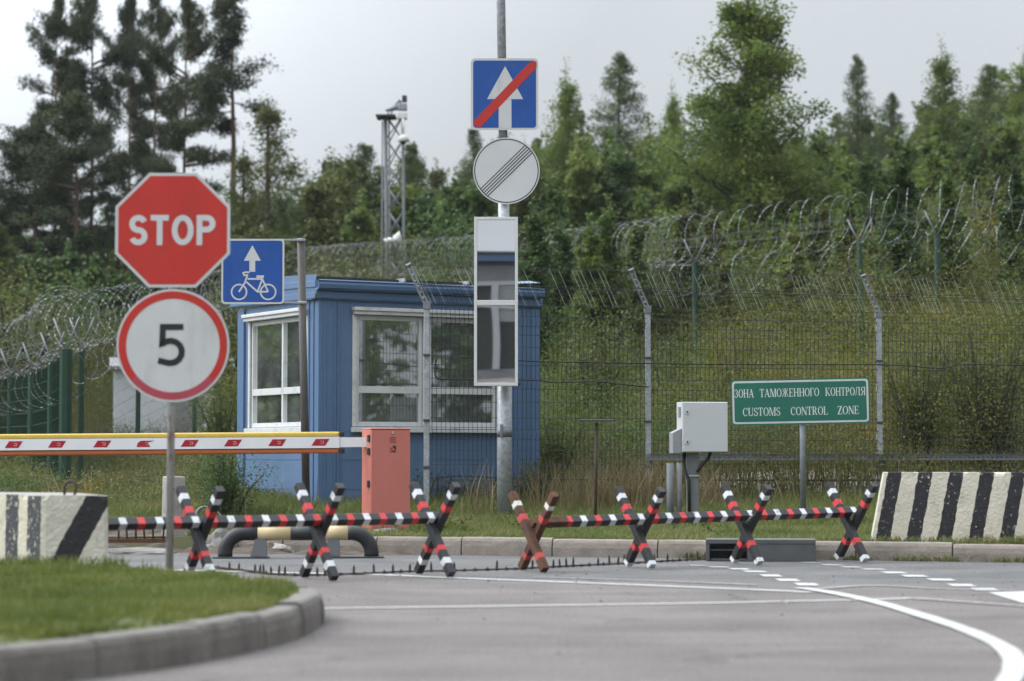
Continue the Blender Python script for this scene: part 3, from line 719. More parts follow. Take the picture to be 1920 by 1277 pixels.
o = mb.build('end_of_one_way_sign', [M['white_sheet'], M['sign_blue'], M['white_sheet'], M['sign_red'], M['sign_back']], t)
mb = MB(); cx, cz, r0 = lx(949.5), lz(320), 0.346; yf = -0.078
mb.prism(circle(cx, cz, r0), yf, yf+.003, 0, 2); mb.ring(cx, cz, (r0-.012,)*2, (r0-.022,)*2, yf-.0012, 1)
for k in range(-2, 3):
    off = k*0.0262; hl = math.sqrt((r0-.018)**2 - off**2); c, s_ = math.cos(R(44.5)), math.sin(R(44.5))
    mb.ribbon([(cx - c*hl + s_*off, cz - s_*hl - c*off), (cx + c*hl + s_*off, cz + s_*hl - c*off)], 0.0105, yf-.0014-.0002*k, 1)
mb.box((-0.07, yf+.003, lz(290)), (0.05, 0.06, lz(285)), 2); mb.box((-0.07, yf+.003, lz(355)), (0.05, 0.06, lz(350)), 2)
mb.build('end_of_restrictions_sign', [M['grey_sheet'], M['sign_black'], M['sign_back']], t)
# mirror box: open tray with a rim and two slightly tilted, slightly convex panes
x0, x1, z0, z1 = lx(889.5), lx(971), lz(725), lz(410); yb, yf = -0.085, -0.235; rim = 0.030
mb = MB()
mb.box((x0, yf, z0), (x0+rim, yb, z1)); mb.box((x1-rim, yf, z0), (x1, yb, z1)); mb.box((x0+rim, yf, z1-rim), (x1-rim, yb, z1)); mb.box((x0+rim, yf, z0), (x1-rim, yb, z0+rim))
zm = lz(570); mb.box((x0+rim, yf+.002, zm-.026), (x1-rim, yb-.03, zm+.026)); mb.box((x0+rim, yb-.03, z0+rim), (x1-rim, yb, z1-rim))
mb.box((x1+.002, yf+.02, z1-.03), (x1+.028, yb, z1-.012), 1); mb.box((x1+.002, yf+.02, z0+.012), (x1+.028, yb, z0+.03), 1)
mbx = mb.build('mirror_housing', [M['cam_white'], M['rubber']], t, bevel=0.003)
mbx.data.materials[0] = mat('grey_white_housing', (0.55, 0.56, 0.56), 0.4, var=0.05)
for za, zb, tilt, bul in ((zm+.026, z1-rim, 2.1, 0.0008), (z0+rim, zm-.026, 2.1, 0.0016)):
    mp = MB(); nx, nz = 8, 20; vs, fs = [], []
    for j in range(nz+1):
        for i in range(nx+1):
            u, w = i/nx, j/nz
            vs.append((x0+rim+.001+(x1-x0-2*rim-.002)*u, yf+.042 - (zb-za)*(w-.5)*math.tan(R(tilt)) - bul*(1-(2*u-1)**2)*0.03 - bul*(1-(2*w-1)**2)*(.8+.2*u), za+.001+(zb-za-.002)*w))
    for j in range(nz):
        for i in range(nx): fs.append((j*(nx+1)+i, j*(nx+1)+i+1, (j+1)*(nx+1)+i+1, (j+1)*(nx+1)+i))
    mp.add(vs, fs, 0, True); mp.build('mirror_pane', M['mirror'], mbx)

# ------------------------------------------------------------------ bicycle sign on leaning post
Zb = 21.9; pk = FPX/Zb
pb = Vector((xat(577, Zb), Zb, 0.08))
t = thing('sign_post', 'dark brown leaning post in front of the booth corner with a blue cycle lane sign', 'road sign', pb)
def lx(px): return (px - 577)/pk
def lz(py): return CAMZ + (857-py)/pk - pb.z
mb = MB(); mb.tube([(lx(577), 0, -0.1), (lx(563), 0, lz(448))], 0.037, 16); mb.build('post', M['brown_post'], t)
for py in (449.5, 567.5):
    mb = MB()
    mb.box((lx(430), -0.055, lz(py)-.008), (lx(572), -0.043, lz(py)+.008)); mb.tube([(lx(566), -0.045, lz(py)), (lx(566), 0.045, lz(py))], 0.012, 8)
    mb.tube([(lx(563 if py < 500 else 566), 0, lz(py)-.014), (lx(563 if py < 500 else 566), 0, lz(py)+.014)], 0.042, 16)
    mb.build('bracket', M['galv'], t)
mb = MB(); x0, x1, z0, z1 = lx(415), lx(533), lz(570.5), lz(448); yf = -0.060
mb.prism(rounded(x0, z0, x1, z1, 0.035), yf, yf+.004, 0, 2); mb.flat(rounded(x0+.018, z0+.018, x1-.018, z1-.018, 0.025), yf-.0015, 1)
f = lambda a, b: (lx(a), lz(b))
mb.flat([f(467.5, 510), f(478.5, 510), f(478.5, 489), f(467.5, 489)], yf-.0024, 0); mb.flat([f(457, 489.3), f(489, 489.3), f(473, 460)], yf-.0026, 0)
w = 0.016
for bx in (448.5, 503.0):
    mb.ring(lx(bx), lz(548), (0.079, 0.079), (0.064, 0.064), yf-.0024, 0)
yy = yf-.0026
for seg in ([(448, 548), (459, 531), (464.5, 515.5)], [(464.5, 523.5), (492.5, 523.5)], [(462, 529), (483, 547.5), (503, 547.5)], [(503, 547.5), (491, 522), (490, 518)], [(483, 547.5), (492, 524)], [(464.5, 516), (458.5, 517), (456, 512.5), (459.5, 511), (468, 511)], [(481, 519.2), (495, 519.2)]):
    mb.ribbon([f(a, b) for a, b in seg], 0.024 if seg[0] == (481, 519.2) else w, yy, 0); yy -= 0.0002
mb.build('cycle_lane_sign', [M['white_sheet'], M['sign_blue'], M['sign_back']], t)

# ------------------------------------------------------------------ booth
def booth(name, label, cat, corner, alpha, LR, LL, simple=False):
    """local frame: x along the gutter wall, y along the gable wall (away), z up; corner at the origin"""
    t = thing(name, label, cat, corner, alpha)
    z0 = 0.02 - 0.06
    H = 2.36        # wall top above base
    wallm = [M['kiosk'], M['kiosk_dark'], M['inside']]
    winR = (0.43, 2.22, 0.985, 2.20); winL = (0.29, 1.84, 0.985, 2.20)
    mb = MB(); th = 0.06
    def wall(L, win, along):
        a, b, c, d = win
        for (u0, u1, w0, w1) in ((0, a, z0, H), (b, L, z0, H), (a, b, z0, c), (a, b, d, H)):
            if along == 'x': mb.box((u0, 0, w0), (u1, th, w1), 0)
            else: mb.box((0, u0, w0), (th, u1, w1), 0)
    wall(LR, winR, 'x')
    a, b, c, d = winL
    for (u0, u1, w0, w1) in ((th, a, z0, H), (b, LL, z0, H), (a, b, z0, c), (a, b, d, H)): mb.box((0, u0, w0), (th, u1, w1), 0)
    mb.box((th, LL-th, z0), (LR, LL, H), 0); mb.box((LR-th, th, z0), (LR, LL-th, H), 0)
    w = mb.build('wall', wallm, t)
    # corner flashings, ribs, panel seams
    mb = MB(); p = 0.012
    for u0, u1, us in ((-p, 0.235, (.05, .17, .212)), (LR-0.36, LR-.14, (LR-.355, LR-.22))):
        mb = MB(); mb.box((u0, -p, z0+.01), (u1, -0.001, H))
        for u in us: mb.box((u, -p-.012, z0+.015), (u+.022, -p+.0005, H-.002))
        mb.build('corner_trim', M['kiosk_trim'], t, bevel=0.004)
    mb = MB()
    mb.box((LR-.10, -p, z0+.01), (LR+p, -0.001, H))
    mb.build('corner_trim', M['kiosk_trim'], t, bevel=0.004); mb = MB()
    for v0, v1, us in ((0.0, .245, (.10, .215)), (LL-.20, LL+p, (LL-.195,))):
        mb = MB(); mb.box((-p, v0, z0+.01), (-.001, v1, H))
        for u in us: mb.box((-p-.012, u, z0+.015), (-p+.0005, u+.024, H-.002))
        mb.build('corner_trim', M['kiosk_trim'], t, bevel=0.004)
    mb = MB()
    for z in (0.30, 0.62, 0.93):
        mb.box((0.24, -0.0035, z), (LR-.37, -0.0005, z+.006)); mb.box((-0.0035, 0.25, z), (-.0005, LL-.21, z+.006))
    mb.box((0.24, -0.012, z0), (LR-.37, -.0006, 0.115), 1); mb.box((-0.012, 0.25, z0), (-.0006, LL-.21, 0.16), 0)
    mb.build('cladding_seams', [M['kiosk_trim'], M['kiosk_dark']], t)
    # roof slab sloping to the gutter side, fascia, gutter
    rise = 0.10
    mb = MB(); zt = H + 0.245
    V = [(-.05, -.03, zt), (LR+.01, -.03, zt), (LR+.01, LL+.10, zt+rise), (-.05, LL+.10, zt+rise)]
    mb.add([(x, y, z-.03) for x, y, z in V] + V, [(0,3,2,1),(4,5,6,7),(0,1,5,4),(1,2,6,5),(2,3,7,6),(3,0,4,7)], 0)
    mb.add([(LR-.45, -.10, zt+.005), (LR+.0, -.06, zt+.03), (LR+.0, .18, zt+.07), (LR-.45, .14, zt+.035)], [(0, 1, 2, 3)], 1)
    for u in (.95, 1.75, 2.3): mb.box((u, -.16, zt-.035), (u+.02, .04, zt-.025+.035), 2)
    mb.box((0.01, .01, H), (LR-.01, LL-.01, H+.03), 2)
    mb.build('roof', [M['roofing'], M['kiosk_trim'], M['galv']], t)
    mb = MB()      # gable fascia, stepped sheet
    prof = [(0, .27), (.0, .20), (-.012, .195), (-.012, .135), (0, .13), (0, .075), (-.014, .07), (-.014, .015), (0.0, 0.0)]
    vs, fs = [], []
    for v_, dz in ((-.035, 0.0), (LL+.10, rise)):
        for o_, z in prof: vs.append((-.055 + o_, v_, H + dz*(0.3+0.7*z/.27) + z - .005))
    k = len(prof)
    for i in range(k-1): fs.append((i, i+1, k+i+1, k+i))
    mb.add(vs, fs, 0)
    # long wall fascia
    prof2 = [(0, .215), (0, .10), (-.02, .09), (-.02, .02), (0, .0)]
    vs, fs = [], []
    for x in (-.055, LR+.02):
        for o_, z in prof2: vs.append((x, -.04 + o_, H + z - .006))
    k = len(prof2)
    for i in range(k-1): fs.append((k+i, k+i+1, i+1, i))
    mb.add(vs, fs, 0); mb.box((LR+.004, -.038, H-.004), (LR+.019, LL+.1, H+.21))
    mb.build('fascia', [M['kiosk_trim']], t)
    mb = MB()
    vs, fs = [], []; pg = [(-.045, .0), (-.10, -.005), (-.145, .02), (-.155, .06), (-.148, .085), (-.16, .10), (-.15, .112), (-.14, .10), (-.13, .03), (-.06, .015), (-.045, .11)]
    for x in (-.075, LR-.005):
        for y, z in pg: vs.append((x, y, H + .095 + z))
    k = len(pg)
    for i in range(k-1): fs.append((k+i, k+i+1, i+1, i))
    fs += [[i for i in (0,1,2,3,4,8,9)], [k+i for i in (9,8,4,3,2,1,0)]]
    mb.add(vs, fs, 0); mb.build('gutter', M['kiosk_trim'], t)
    # windows
    def window(u0, u1, zb, ztp, along, cols, midz, lowleft=False):
        Mx = Matrix.Identity(4) if along == 'x' else Matrix(((0, 1, 0, 0), (1, 0, 0, 0), (0, 0, 1, 0), (0, 0, 0, 1)))
        fr = MB(); B = lambda x0, x1, y0, y1, z_0, z_1: fr.box((x0, y0, z_0), (x1, y1, z_1), 0, Mx)
        e = 0.05
        B(u0-.035, u0+.012, -.022, -.001, zb, ztp); B(u1-.012, u1+.035, -.022, -.001, zb, ztp)
        B(u0+.012, u0+e, .003, .045, zb, ztp); B(u1-e, u1-.012, .003, .045, zb, ztp)
        B(u0+e, u1-e, .003, .045, ztp-.05, ztp); B(u0+e, u1-e, .003, .045, zb, zb+.05)
        B(u0+e, u1-e, .001, .043, midz, midz+.075)
        for c in cols: B(c-.022, c+.022, .002, .041, zb+.05, midz); B(c-.022, c+.022, .002, .041, midz+.075, ztp-.05)
        f_ = fr.build('window', M['upvc'], t, bevel=0.003)
        gl = MB(); gl.box((u0+.02, .028, zb+.02), (u1-.02, .031, ztp-.02), 0, Mx); gl.build('pane', M['glass'], f_)
        sl = MB(); sl.box((u0-.05, -.065, zb-.065), (u1+.05, -.001, zb-.008), 0, Mx); sl.build('sill', M['upvc'], f_, bevel=0.005)
        return f_
    f1 = window(.43, 1.275, .985, 2.20, 'x', [], 1.35); window(1.325, 2.22, .985, 2.20, 'x', [], 1.35)
    mb = MB(); mb.box((1.275+.0365, -.021, .985), (1.325-.0365+.001, 0.03, 2.20)); mb.box((1.276, .004, .985), (1.324, .04, 2.2)); mb.build('mullion', M['upvc'], f1)
    window(.29, 1.84, .985, 2.20, 'y', [.965], 1.35)
    for along, u0, u1 in (('x', .40, 2.26), ('y', .26, 1.90)):
        Mx = Matrix.Identity(4) if along == 'x' else Matrix(((0, 1, 0, 0), (1, 0, 0, 0), (0, 0, 1, 0), (0, 0, 0, 1)))
        mb = MB(); mb.box((u0, -.075, 2.205), (u1, -.002, 2.245), 0, Mx); mb.box((u0-.015, -.095, 2.2455), (u1+.015, -.002, 2.285), 0, Mx)
        mb.build('shutter_box', M['upvc'], t, bevel=0.006)
    # interior
    mb = MB(); mb.box((th+.001, th+.001, -.02), (LR-th-.001, LL-th-.001, 0.05), 0); mb.box((th+.002, LL-th-.02, .05), (LR-th-.002, LL-th-.001, H-.04), 0)
    mb.box((LR-th-.02, th+.002, .05), (LR-th-.001, LL-th-.021, H-.04), 1); mb.box((th+.002, th+.002, H-.035), (LR-th-.002, LL-th-.002, H-.002), 1)
    mb.box((.55, 1.05, .05), (.95, 1.45, 1.75), 1); mb.box((1.62, .9, .05), (1.70, 1.0, 2.2), 1); mb.box((1.9, .5, .05), (2.0, .56, 2.2), 2)
    mb.box((.40, .30, .70), (2.4, .80, .74), 0); mb.box((1.42, .35, .745), (1.52, .42, 1.38), 0)
    mb.build('interior', [M['inside'], M['inside_light'], M['kiosk_dark']], t)
    return t
KZ = 0.18
booth('guard_booth', 'small sky blue guard booth with white windows and gutter behind the barrier cabinet', 'guard booth', (xat(598, 24.8), 24.8, KZ), R(30), 2.76, 2.195)

# booth behind the camera, seen in the mirror
t = thing('gate_house', 'grey gate house with tall dark window and blue gutter, seen only in the pole mirror', 'gate house', (-0.38, -8.0, 0))
mb = MB(); mb.box((-3, -3.5, -.03), (-1.0, 0, 3.1)); mb.box((.95, -3.5, -.03), (3, 0, 3.1)); mb.box((-1.0, -3.5, 2.62), (.95, 0, 3.1)); mb.box((-1.0, -3.5, -.03), (.95, 0, .32)); mb.box((-1.0, -3.5, .32), (.95, -1.0, 2.62), 1)
mb.build('wall', [mat('gate_house_grey', (0.10, 0.105, 0.11), .6), M['inside']], t)
mb = MB(); mb.box((-3.1, -3.6, 3.105), (3.1, .05, 3.2), 1); mb.box((-3.2, -3.7, 3.201), (3.2, .22, 3.42), 0); mb.box((-3.25, -3.75, 3.421), (3.25, .26, 3.5), 2)
mb.build('roof', [M['kiosk_dark'], M['steel_dark'], M['roofing']], t, bevel=0.02)
mb = MB(); mb.box((-.13, -.05, .322), (.05, .05, 2.618)); mb.box((-1.0, -.04, .322), (-.90, .04, 2.618)); mb.box((.85, -.04, .322), (.949, .04, 2.618)); mb.box((-.9, -.038, 2.5), (-.13, .038, 2.617)); mb.box((.05, -.038, 2.5), (.85, .038, 2.617))
for k in range(8): mb.box((.06, -.03, 2.05+k*.055), (.84, .0, 2.085+k*.055))
f_ = mb.build('window', M['cab_mid'], t)
mb = MB(); mb.box((-.9, -.06, .33), (.85, -.055, 2.61)); mb.build('pane', M['dark_pane'], f_)

# ------------------------------------------------------------------ boom barrier
Zc = 21.2; pc = FPX/Zc
cb = Vector((xat(770, Zc), Zc, 0.11))
t = thing('boom_barrier', 'salmon barrier cabinet with a long white boom edged yellow and orange', 'boom barrier', cb, R(19))
W, D, Hc = 0.375, 0.33, 0.985
mb = MB(); mb.box((-W, 0.03, 0.02), (0, D, Hc-.012)); mb.box((-W-.004, .0, Hc-.012), (.004, D+.004, Hc)); mb.box((-W+.01, .02, -.06), (-.01, D-.01, .02), 1)
cab = mb.build('cabinet', [M['salmon'], M['concrete']], t, bevel=0.006)
mb = MB(); mb.box((-W+.003, 0.004, 0.022), (-.003, 0.0285, Hc-.016), 0)
for k, z in enumerate((.905, .885, .866)): mb.box((-.20, -.003, z-.004), (-.14, .0035, z+.003), 0); mb.box((-.198, .0015, z-.009), (-.142, .0037, z-.005), 1)
cx = -.168; mb.box((cx-.03, .0012, .785), (cx-.004, .0036, .808), 2); mb.box((cx-.003, .001, .790), (cx+.028, .0034, .823), 3); mb.box((cx-.002, .0005, .79), (cx+.012, .0028, .806), 0)
sans_text(mb, 'CAME', cx-.03, cx+.028, .762, .781, 0.24, 0.0028, 3, 0.14)
door = mb.build('door', [M['salmon'], M['rubber'], mat('logo_red', (0.40, 0.04, 0.04), .5), M['sign_black']], cab, bevel=0.0)
mb = MB(); mb.tube([(-.17, -.006, .945), (-.17, .004, .945)], .012, 14); mb.build('lock', M['wire_zinc'], door)
for z in (.86, .74, .44): 
    mb = MB(); mb.box((-W-.016, .04, z), (-W-.0045, .10, z+.065)); mb.build('hinge', M['rubber'], cab, bevel=.004)
# boom runs to the left of the cabinet, square to the view
Mb = Matrix.Rotation(R(-19), 4, 'Z')
bx = MB(); z_ = CAMZ + (857-829)/pc - cb.z
slope = -0.0125
def bz(x): return z_ + slope*(-x-.45)*0.6
Lb0, Lb1 = -0.66, -8.5
def bar(y0, y1, a, b, x0, x1, mi, obj): 
    vs = []
    for x in (x0, x1):
        for yy, zz in ((y0, a), (y1, a), (y1, b), (y0, b)): vs.append(Mb @ Vector((x, yy, bz(x)+zz)))
    obj.add(vs, [(0,1,2,3),(4,7,6,5),(0,4,5,1),(1,5,6,2),(2,6,7,3),(3,7,4,0)], mi)
bar(.03, .11, -.052, .052, Lb0, Lb1, 0, bx); bar(.04, .10, -.045, .045, Lb0, -.385, 0, bx)
x = Lb0 - .13; k = 0
while x > Lb1 + .1:
    L_ = .168; sk = .04
    if k != 4: q = [(x, -.03), (x-L_+sk, -.03), (x-L_+sk+sk, .032), (x+sk, .032)]
    else: q = [(x, -.03), (x-L_+sk, -.03), (x-L_*.7, .006), (x-L_+2*sk, .028), (x+sk, .028), (x-.02, .01)]
    bx.add([Mb @ Vector((a, .0285, bz(a)+b)) for a, b in q][::-1], [list(range(len(q)))], 1)
    for u0, u1, w0, w1 in ((-.085, -.055, .010, .0125), (-.057, -.0545, -.008, .010), (-.085, -.055, -.0105, -.008)):
        bx.add([Mb @ Vector((x+sk+a, .0278, bz(x)+b)) for a, b in ((u0, w0), (u1, w0), (u1, w1), (u0, w1))], [(0, 1, 2, 3)], 0)
    x -= (.43, .44, .43, .44, .43, .45)[k % 6]*.93; k += 1
boom = bx.build('boom_arm', [M['boom_white'], M['boom_red']], t)
for mname, a, b in (('boom_yellow', .0525, .098), ('boom_orange', -.102, -.0525)):
    mb = MB(); bar(.045, .095, a, b, Lb0+.0, Lb1, 0, mb); mb.build('rubber_edge', M[mname], boom, bevel=.018, seg=3)
mb = MB(); bar(.035, .105, .056, .099, Lb0+.045, Lb0+.002, 0, mb); mb.build('end_cap', M['rubber'], boom, bevel=.008); mb = MB(); bar(.035, .105, -.103, -.056, Lb0+.045, Lb0+.002, 0, mb); mb.build('end_cap', M['rubber'], boom, bevel=.008)
bxm = MB(); bxm.box((-.47, .02, z_-.07), (-.376, .13, z_+.07)) 

# ------------------------------------------------------------------ hedgehog barriers (cross legs on a diamond beam)
def band_tube(mb, p0, p1, half, bands, up, cut=None):
    """square tube from p0 to p1, bands = [(t0, t1, mat)] covering 0..1"""
    p0, p1, d = Vector(p0), Vector(p1), (Vector(p1)-Vector(p0)).normalized()
    a = (Vector(up) - d*Vector(up).dot(d)).normalized(); b = d.cross(a)
    cor = [a*half+b*half, -a*half+b*half, -a*half-b*half, a*half-b*half]
    for i, (t0, t1, m) in enumerate(bands):
        q0, q1 = p0.lerp(p1, t0), p0.lerp(p1, t1)
        vs = [q0+c for c in cor] + [q1+c for c in cor]
        fs = [(0,4,5,1),(1,5,6,2),(2,6,7,3),(3,7,4,0)]
        if i == 0: fs.append((0,1,2,3))
        if i == len(bands)-1: fs.append((7,6,5,4))
        mb.add(vs, fs, m)
def fill(bands, m=0):
    out, t = [], 0.0
    for a, b, k in bands:
        if a > t: out.append((t, a, m))
        out.append((a, b, k)); t = b
    if t < 1: out.append((t, 1.0, m))
    return out
BANDS = {'a': [(.085, .145, 1), (.225, .29, 2), (.70, .75, 2), (.835, .895, 1)], 'b': [(.085, .145, 1), (.225, .29, 2), (.73, .79, 2), (.95, 1.0, 1)], 'r': [(.13, .19, 1), (.30, .37, 2), (.80, .86, 2)]}
def hedgehog(label, crosses, beam_ends, beam_z):
    """crosses: [(ground point, style, height)]"""
    A, B = crosses[0][0], crosses[-1][0]
    d = (B - A); d.z = 0; d.normalize(); far = Vector((-d.y, d.x, 0))
    t = thing('hedgehog_barrier', label, 'road barrier', (A.x, A.y, 0), 0, 'steel hedgehog barriers across the road')
    O = Vector((A.x, A.y, 0))
    for P, st, h in crosses:
        c = P - O; c.z = 0
        mats = [M['bar_black'], M['bar_white'], M['bar_red']] if st != 'r' else [M['rust'], M['old_white'], M['old_red']]
        h -= .02
        for s in (1, -1):
            foot = c - far*((.27 if st == 'a' else .20)*s) + Vector((0, 0, .022)) - d*(.027*s); top = c + far*(.25*s) + Vector((0, 0, h)) - d*(.027*s)
            mb = MB(); band_tube(mb, top, foot, .0275, fill(BANDS[st]), d)
            lg = mb.build('leg', mats, t, bevel=.004)
            if st == 'r': lg['label'] = 'rusty brown cross leg'
    P0, P1 = beam_ends[0] - O, beam_ends[1] - O
    P0.z, P1.z = beam_z[0], beam_z[1]; L = (P1-P0).length; x, k, bands = .035, 0, []
    rusty = crosses[0][1] == 'r'
    while x < L - .07:
        bands.append((x/L, (x+.050)/L, 2 if k % 2 == 0 else 1)); x += .128; k += 1
    bl = fill(bands)
    mats = [M['bar_black'], M['bar_white'], M['bar_red'], M['rust']]
    if rusty: bl = [(0, .10, 3)] + [(max(a, .10), b, m) for a, b, m in bl if b > .10]
    mb = MB(); dd = (P1-P0).normalized(); up = (Vector((0, 0, 1)) + far).normalized()
    band_tube(mb, P0, P1, .0300, bl, up); mb.build('beam', mats, t, bevel=.004)
    return t
def cp_(px, py): p = g(px, py); return p
cA = [(cp_(374, 1095), 'a', .645), (cp_(598, 1087.5), 'a', .66), (cp_(815, 1080.5), 'a', .66)]
dA = (cA[2][0]-cA[0][0]).normalized()
hedgehog('black steel hedgehog barrier with red and white bands beside the concrete block, three crosses', cA, (cA[0][0]-dA*.74, cA[2][0]+dA*.05), (.40, .405))
cB = [(cp_(1000, 1072.5), 'r', .585), (cp_(1200, 1065.5), 'b', .61), (cp_(1400, 1059.5), 'b', .62), (cp_(1597, 1054), 'b', .635)]
dB = (cB[3][0]-cB[0][0]).normalized()
hedgehog('banded hedgehog barrier whose first cross is rusted brown, reaching the striped block', cB, (cB[0][0]-dB*.02, cB[3][0]+dB*.06), (.355, .395))

# spike strip on the road
pts = [(405, 1066), (470, 1074), (530, 1080), (585, 1081), (640, 1079), (700, 1077), (760, 1074), (860, 1072), (960, 1069), (1060, 1064), (1160, 1059), (1250, 1054), (1325, 1050)]
path = catmull([g(a, b) for a, b in pts], 6)
t = thing('spike_strip', 'thin dark chain of upright steel spikes lying on the road under the hedgehogs', 'spike strip', path[0])
O = path[0]; mb = MB(); mb.tube([p - O + Vector((0, 0, .010)) for p in path], .006, 6)
mb.tube([p - O + Vector((.01, .03*math.sin(i*.6), .008)) for i, p in enumerate(path)], .004, 5); mb.build('rod', M['rust_dark'], t)
rnd = random.Random(5); L = 0.0; nxt = .03
for a, b in zip(path, path[1:]):
    s = (b-a).length
    while nxt < L + s:
        p = a.lerp(b, (nxt-L)/s) - O; tall = rnd.random() < .62; h = rnd.uniform(.062, .082) if tall else rnd.uniform(.018, .03)
        mb = MB(); l_ = Vector((rnd.uniform(-.006, .006), rnd.uniform(-.006, .006), 0))
        mb.tube([p + Vector((0, 0, .0)), p + l_*.7 + Vector((0, 0, h*.72)), p + l_ + Vector((0, 0, h))], [.0095, .0085, .002] if tall else [.016, .008, .002], 5, sm=False)
        mb.tube([p + Vector((-.022, 0, .012)), p + Vector((.022, 0, .012))], .006, 5)
        mb.build('spike', M['rust_dark'], t); nxt += rnd.uniform(.055, .105)
    L += s

# ------------------------------------------------------------------ pipe barrier on the road
Zq = 18.95; pq = FPX/Zq
pb = Vector((xat(561, Zq), Zq, 0))
t = thing('pipe_barrier', 'low bent pipe barrier banded black and tan on grey legs', 'pipe barrier', pb, R(4))
W = 0.60; r = .060; zt = .258 - r + .0; rb = .165
def arcp(cx, cz, a0, a1, n=10): return [(cx + rb*math.cos(R(a0+(a1-a0)*i/n)), 0, cz + rb*math.sin(R(a0+(a1-a0)*i/n))) for i in range(n+1)]
zt = .205
elL = [(-W, 0, .012), (-W, 0, zt-rb)] + arcp(-W+rb, zt-rb, 180, 90)[1:] + [(-.335, 0, zt)]
mb = MB(); mb.tube(elL, r, 20, 0); 
elR = [(W, 0, .012), (W, 0, zt-rb)] + arcp(W-rb, zt-rb, 0, 90)[1:] + [(.405, 0, zt)]
mb.tube(elR, r, 20, 0); mb.tube([(-.334, 0, zt), (-.065, 0, zt)], r, 20, 1); mb.tube([(-.064, 0, zt), (.215, 0, zt)], r, 20, 0); mb.tube([(.216, 0, zt), (.404, 0, zt)], r, 20, 1)
mb.build('pipe', [M['pipe_black'], M['tan']], t)
for x0, x1 in ((-.70, -.24), (.24, .70)):
    mb = MB(); mb.box((x0, -.10, .003), (x1, .10, .013)); mb.build('base_plate', M['steel_dark'], t, bevel=.002)
for x in (-.31, .29):
    mb = MB(); mb.add([(x-.085, -.045, .013), (x+.055, -.045, .013), (x+.055, .045, .013), (x-.085, .045, .013), (x-.04, -.04, zt-.03), (x+.045, -.04, zt-.03), (x+.045, .04, zt-.03), (x-.04, .04, zt-.03)], [(0,3,2,1),(4,5,6,7),(0,1,5,4),(1,2,6,5),(2,3,7,6),(3,0,4,7)]); mb.build('leg', M['grey_tube'], t, bevel=.004)

# ------------------------------------------------------------------ concrete blocks
def hexa(name, C8, mats, face_mat, parent, amp=.006, n=14, seed=0, chipc=None):
    """C8: bottom 4 (front-left, front-right, back-right, back-left) then top 4; dense faces, chipped a little by noise"""
    C8 = [Vector(c) for c in C8]; bm = bmesh.new()
    faces = [((0,1,5,4), 0), ((1,2,6,5), 1), ((2,3,7,6), 2), ((3,0,4,7), 3), ((4,5,6,7), 4), ((3,2,1,0), 5)]
    for idx, k in faces:
        a, b, c, d = (C8[i] for i in idx); nu = max(4, int((b-a).length/.03)); nv = max(3, int((d-a).length/.03)); gr = []
        for j in range(nv+1):
            gr.append([bm.verts.new(a.lerp(b, i/nu).lerp(d.lerp(c, i/nu), j/nv)) for i in range(nu+1)])
        for j in range(nv):
            for i in range(nu):
                f = bm.faces.new((gr[j][i], gr[j][i+1], gr[j+1][i+1], gr[j+1][i])); f.material_index = face_mat[k]; f.smooth = False
    bmesh.ops.remove_doubles(bm, verts=bm.verts, dist=.004)
    bmesh.ops.recalc_face_normals(bm, faces=bm.faces)
    cen = sum(C8, Vector())/8
    for v in bm.verts:
        nz = mnoise.noise(v.co*7 + Vector((seed, 0, 0))) + .6*mnoise.noise(v.co*19 + Vector((seed, 4, 0)))
        sharp = len({tuple(round(q, 1) for q in f.normal) for f in v.link_faces}) > 1
        v.co += (cen - v.co).normalized() * (amp*(1.2 if sharp else .5)*abs(nz) + (amp*1.0 if sharp else 0))
    me = bpy.data.meshes.new(name); bm.to_mesh(me); bm.free()
    for m in mats: me.materials.append(m)
    o = link(bpy.data.objects.new(name, me)); o.parent = parent; return o
# right block: local x along its front
A, B = g(1632, 1016, .14), g(1990, 1018, .14)
ang = math.atan2(B.y-A.y, B.x-A.x)
t = thing('concrete_block', 'long concrete block with slanting black and cream stripes standing on the kerb', 'concrete block', (A.x, A.y, .12), ang)
hR = .585
C8 = [(-.005, 0, 0), (2.4, 0, 0), (2.4, .55, 0), (-.005, .55, 0), (.105, .06, hR), (2.3, .06, hR), (2.3, .49, hR), (.105, .49, hR)]
hexa('block', C8, [M['block_right'], M['concrete']], [0, 0, 0, 0, 0, 1], t, .008, seed=3)
# left block: end face towards the road corner, side face receding to the left
A, B = g(79, 1042, .15), g(207.5, 1058, .15)
A = Vector((xat(79, 14.29), 14.29, 0)); B = Vector((xat(207.5, 14.20), 14.20, 0))
ang = math.atan2(B.y-A.y, B.x-A.x); wl_ = (B-A).length
t = thing('concrete_block', 'chipped concrete block on the lawn with a broad black diagonal on its end face', 'concrete block', (A.x, A.y, .13), ang)
hL = .462
C8 = [(0, 0, 0), (wl_, 0, 0), (wl_-.66, 1.10, 0), (-1.59, 1.43, 0), (.0, .015, hL), (wl_-.015, .02, hL), (wl_-.67, 1.08, hL), (-1.57, 1.42, hL)]
M['block_left_end'].name = 'diagonal_block_paint'
ob = hexa('block', C8, [M['block_left_end'], M['block_left_side'], M['concrete']], [0, 2, 2, 1, 2, 2], t, .010, seed=9)
mb = MB(); lp = [(.06, .22, hL-.05), (.065, .22, hL+.05)] + [(.105 + .04*math.cos(R(a)), .22, hL+.055+.03*math.sin(R(a))) for a in (160, 120, 80, 40, 0)] + [(.135, .22, hL+.02), (.12, .22, hL-.05)]
mb.tube(lp, .009, 8); mb.build('lifting_loop', M['rust_dark'], t)

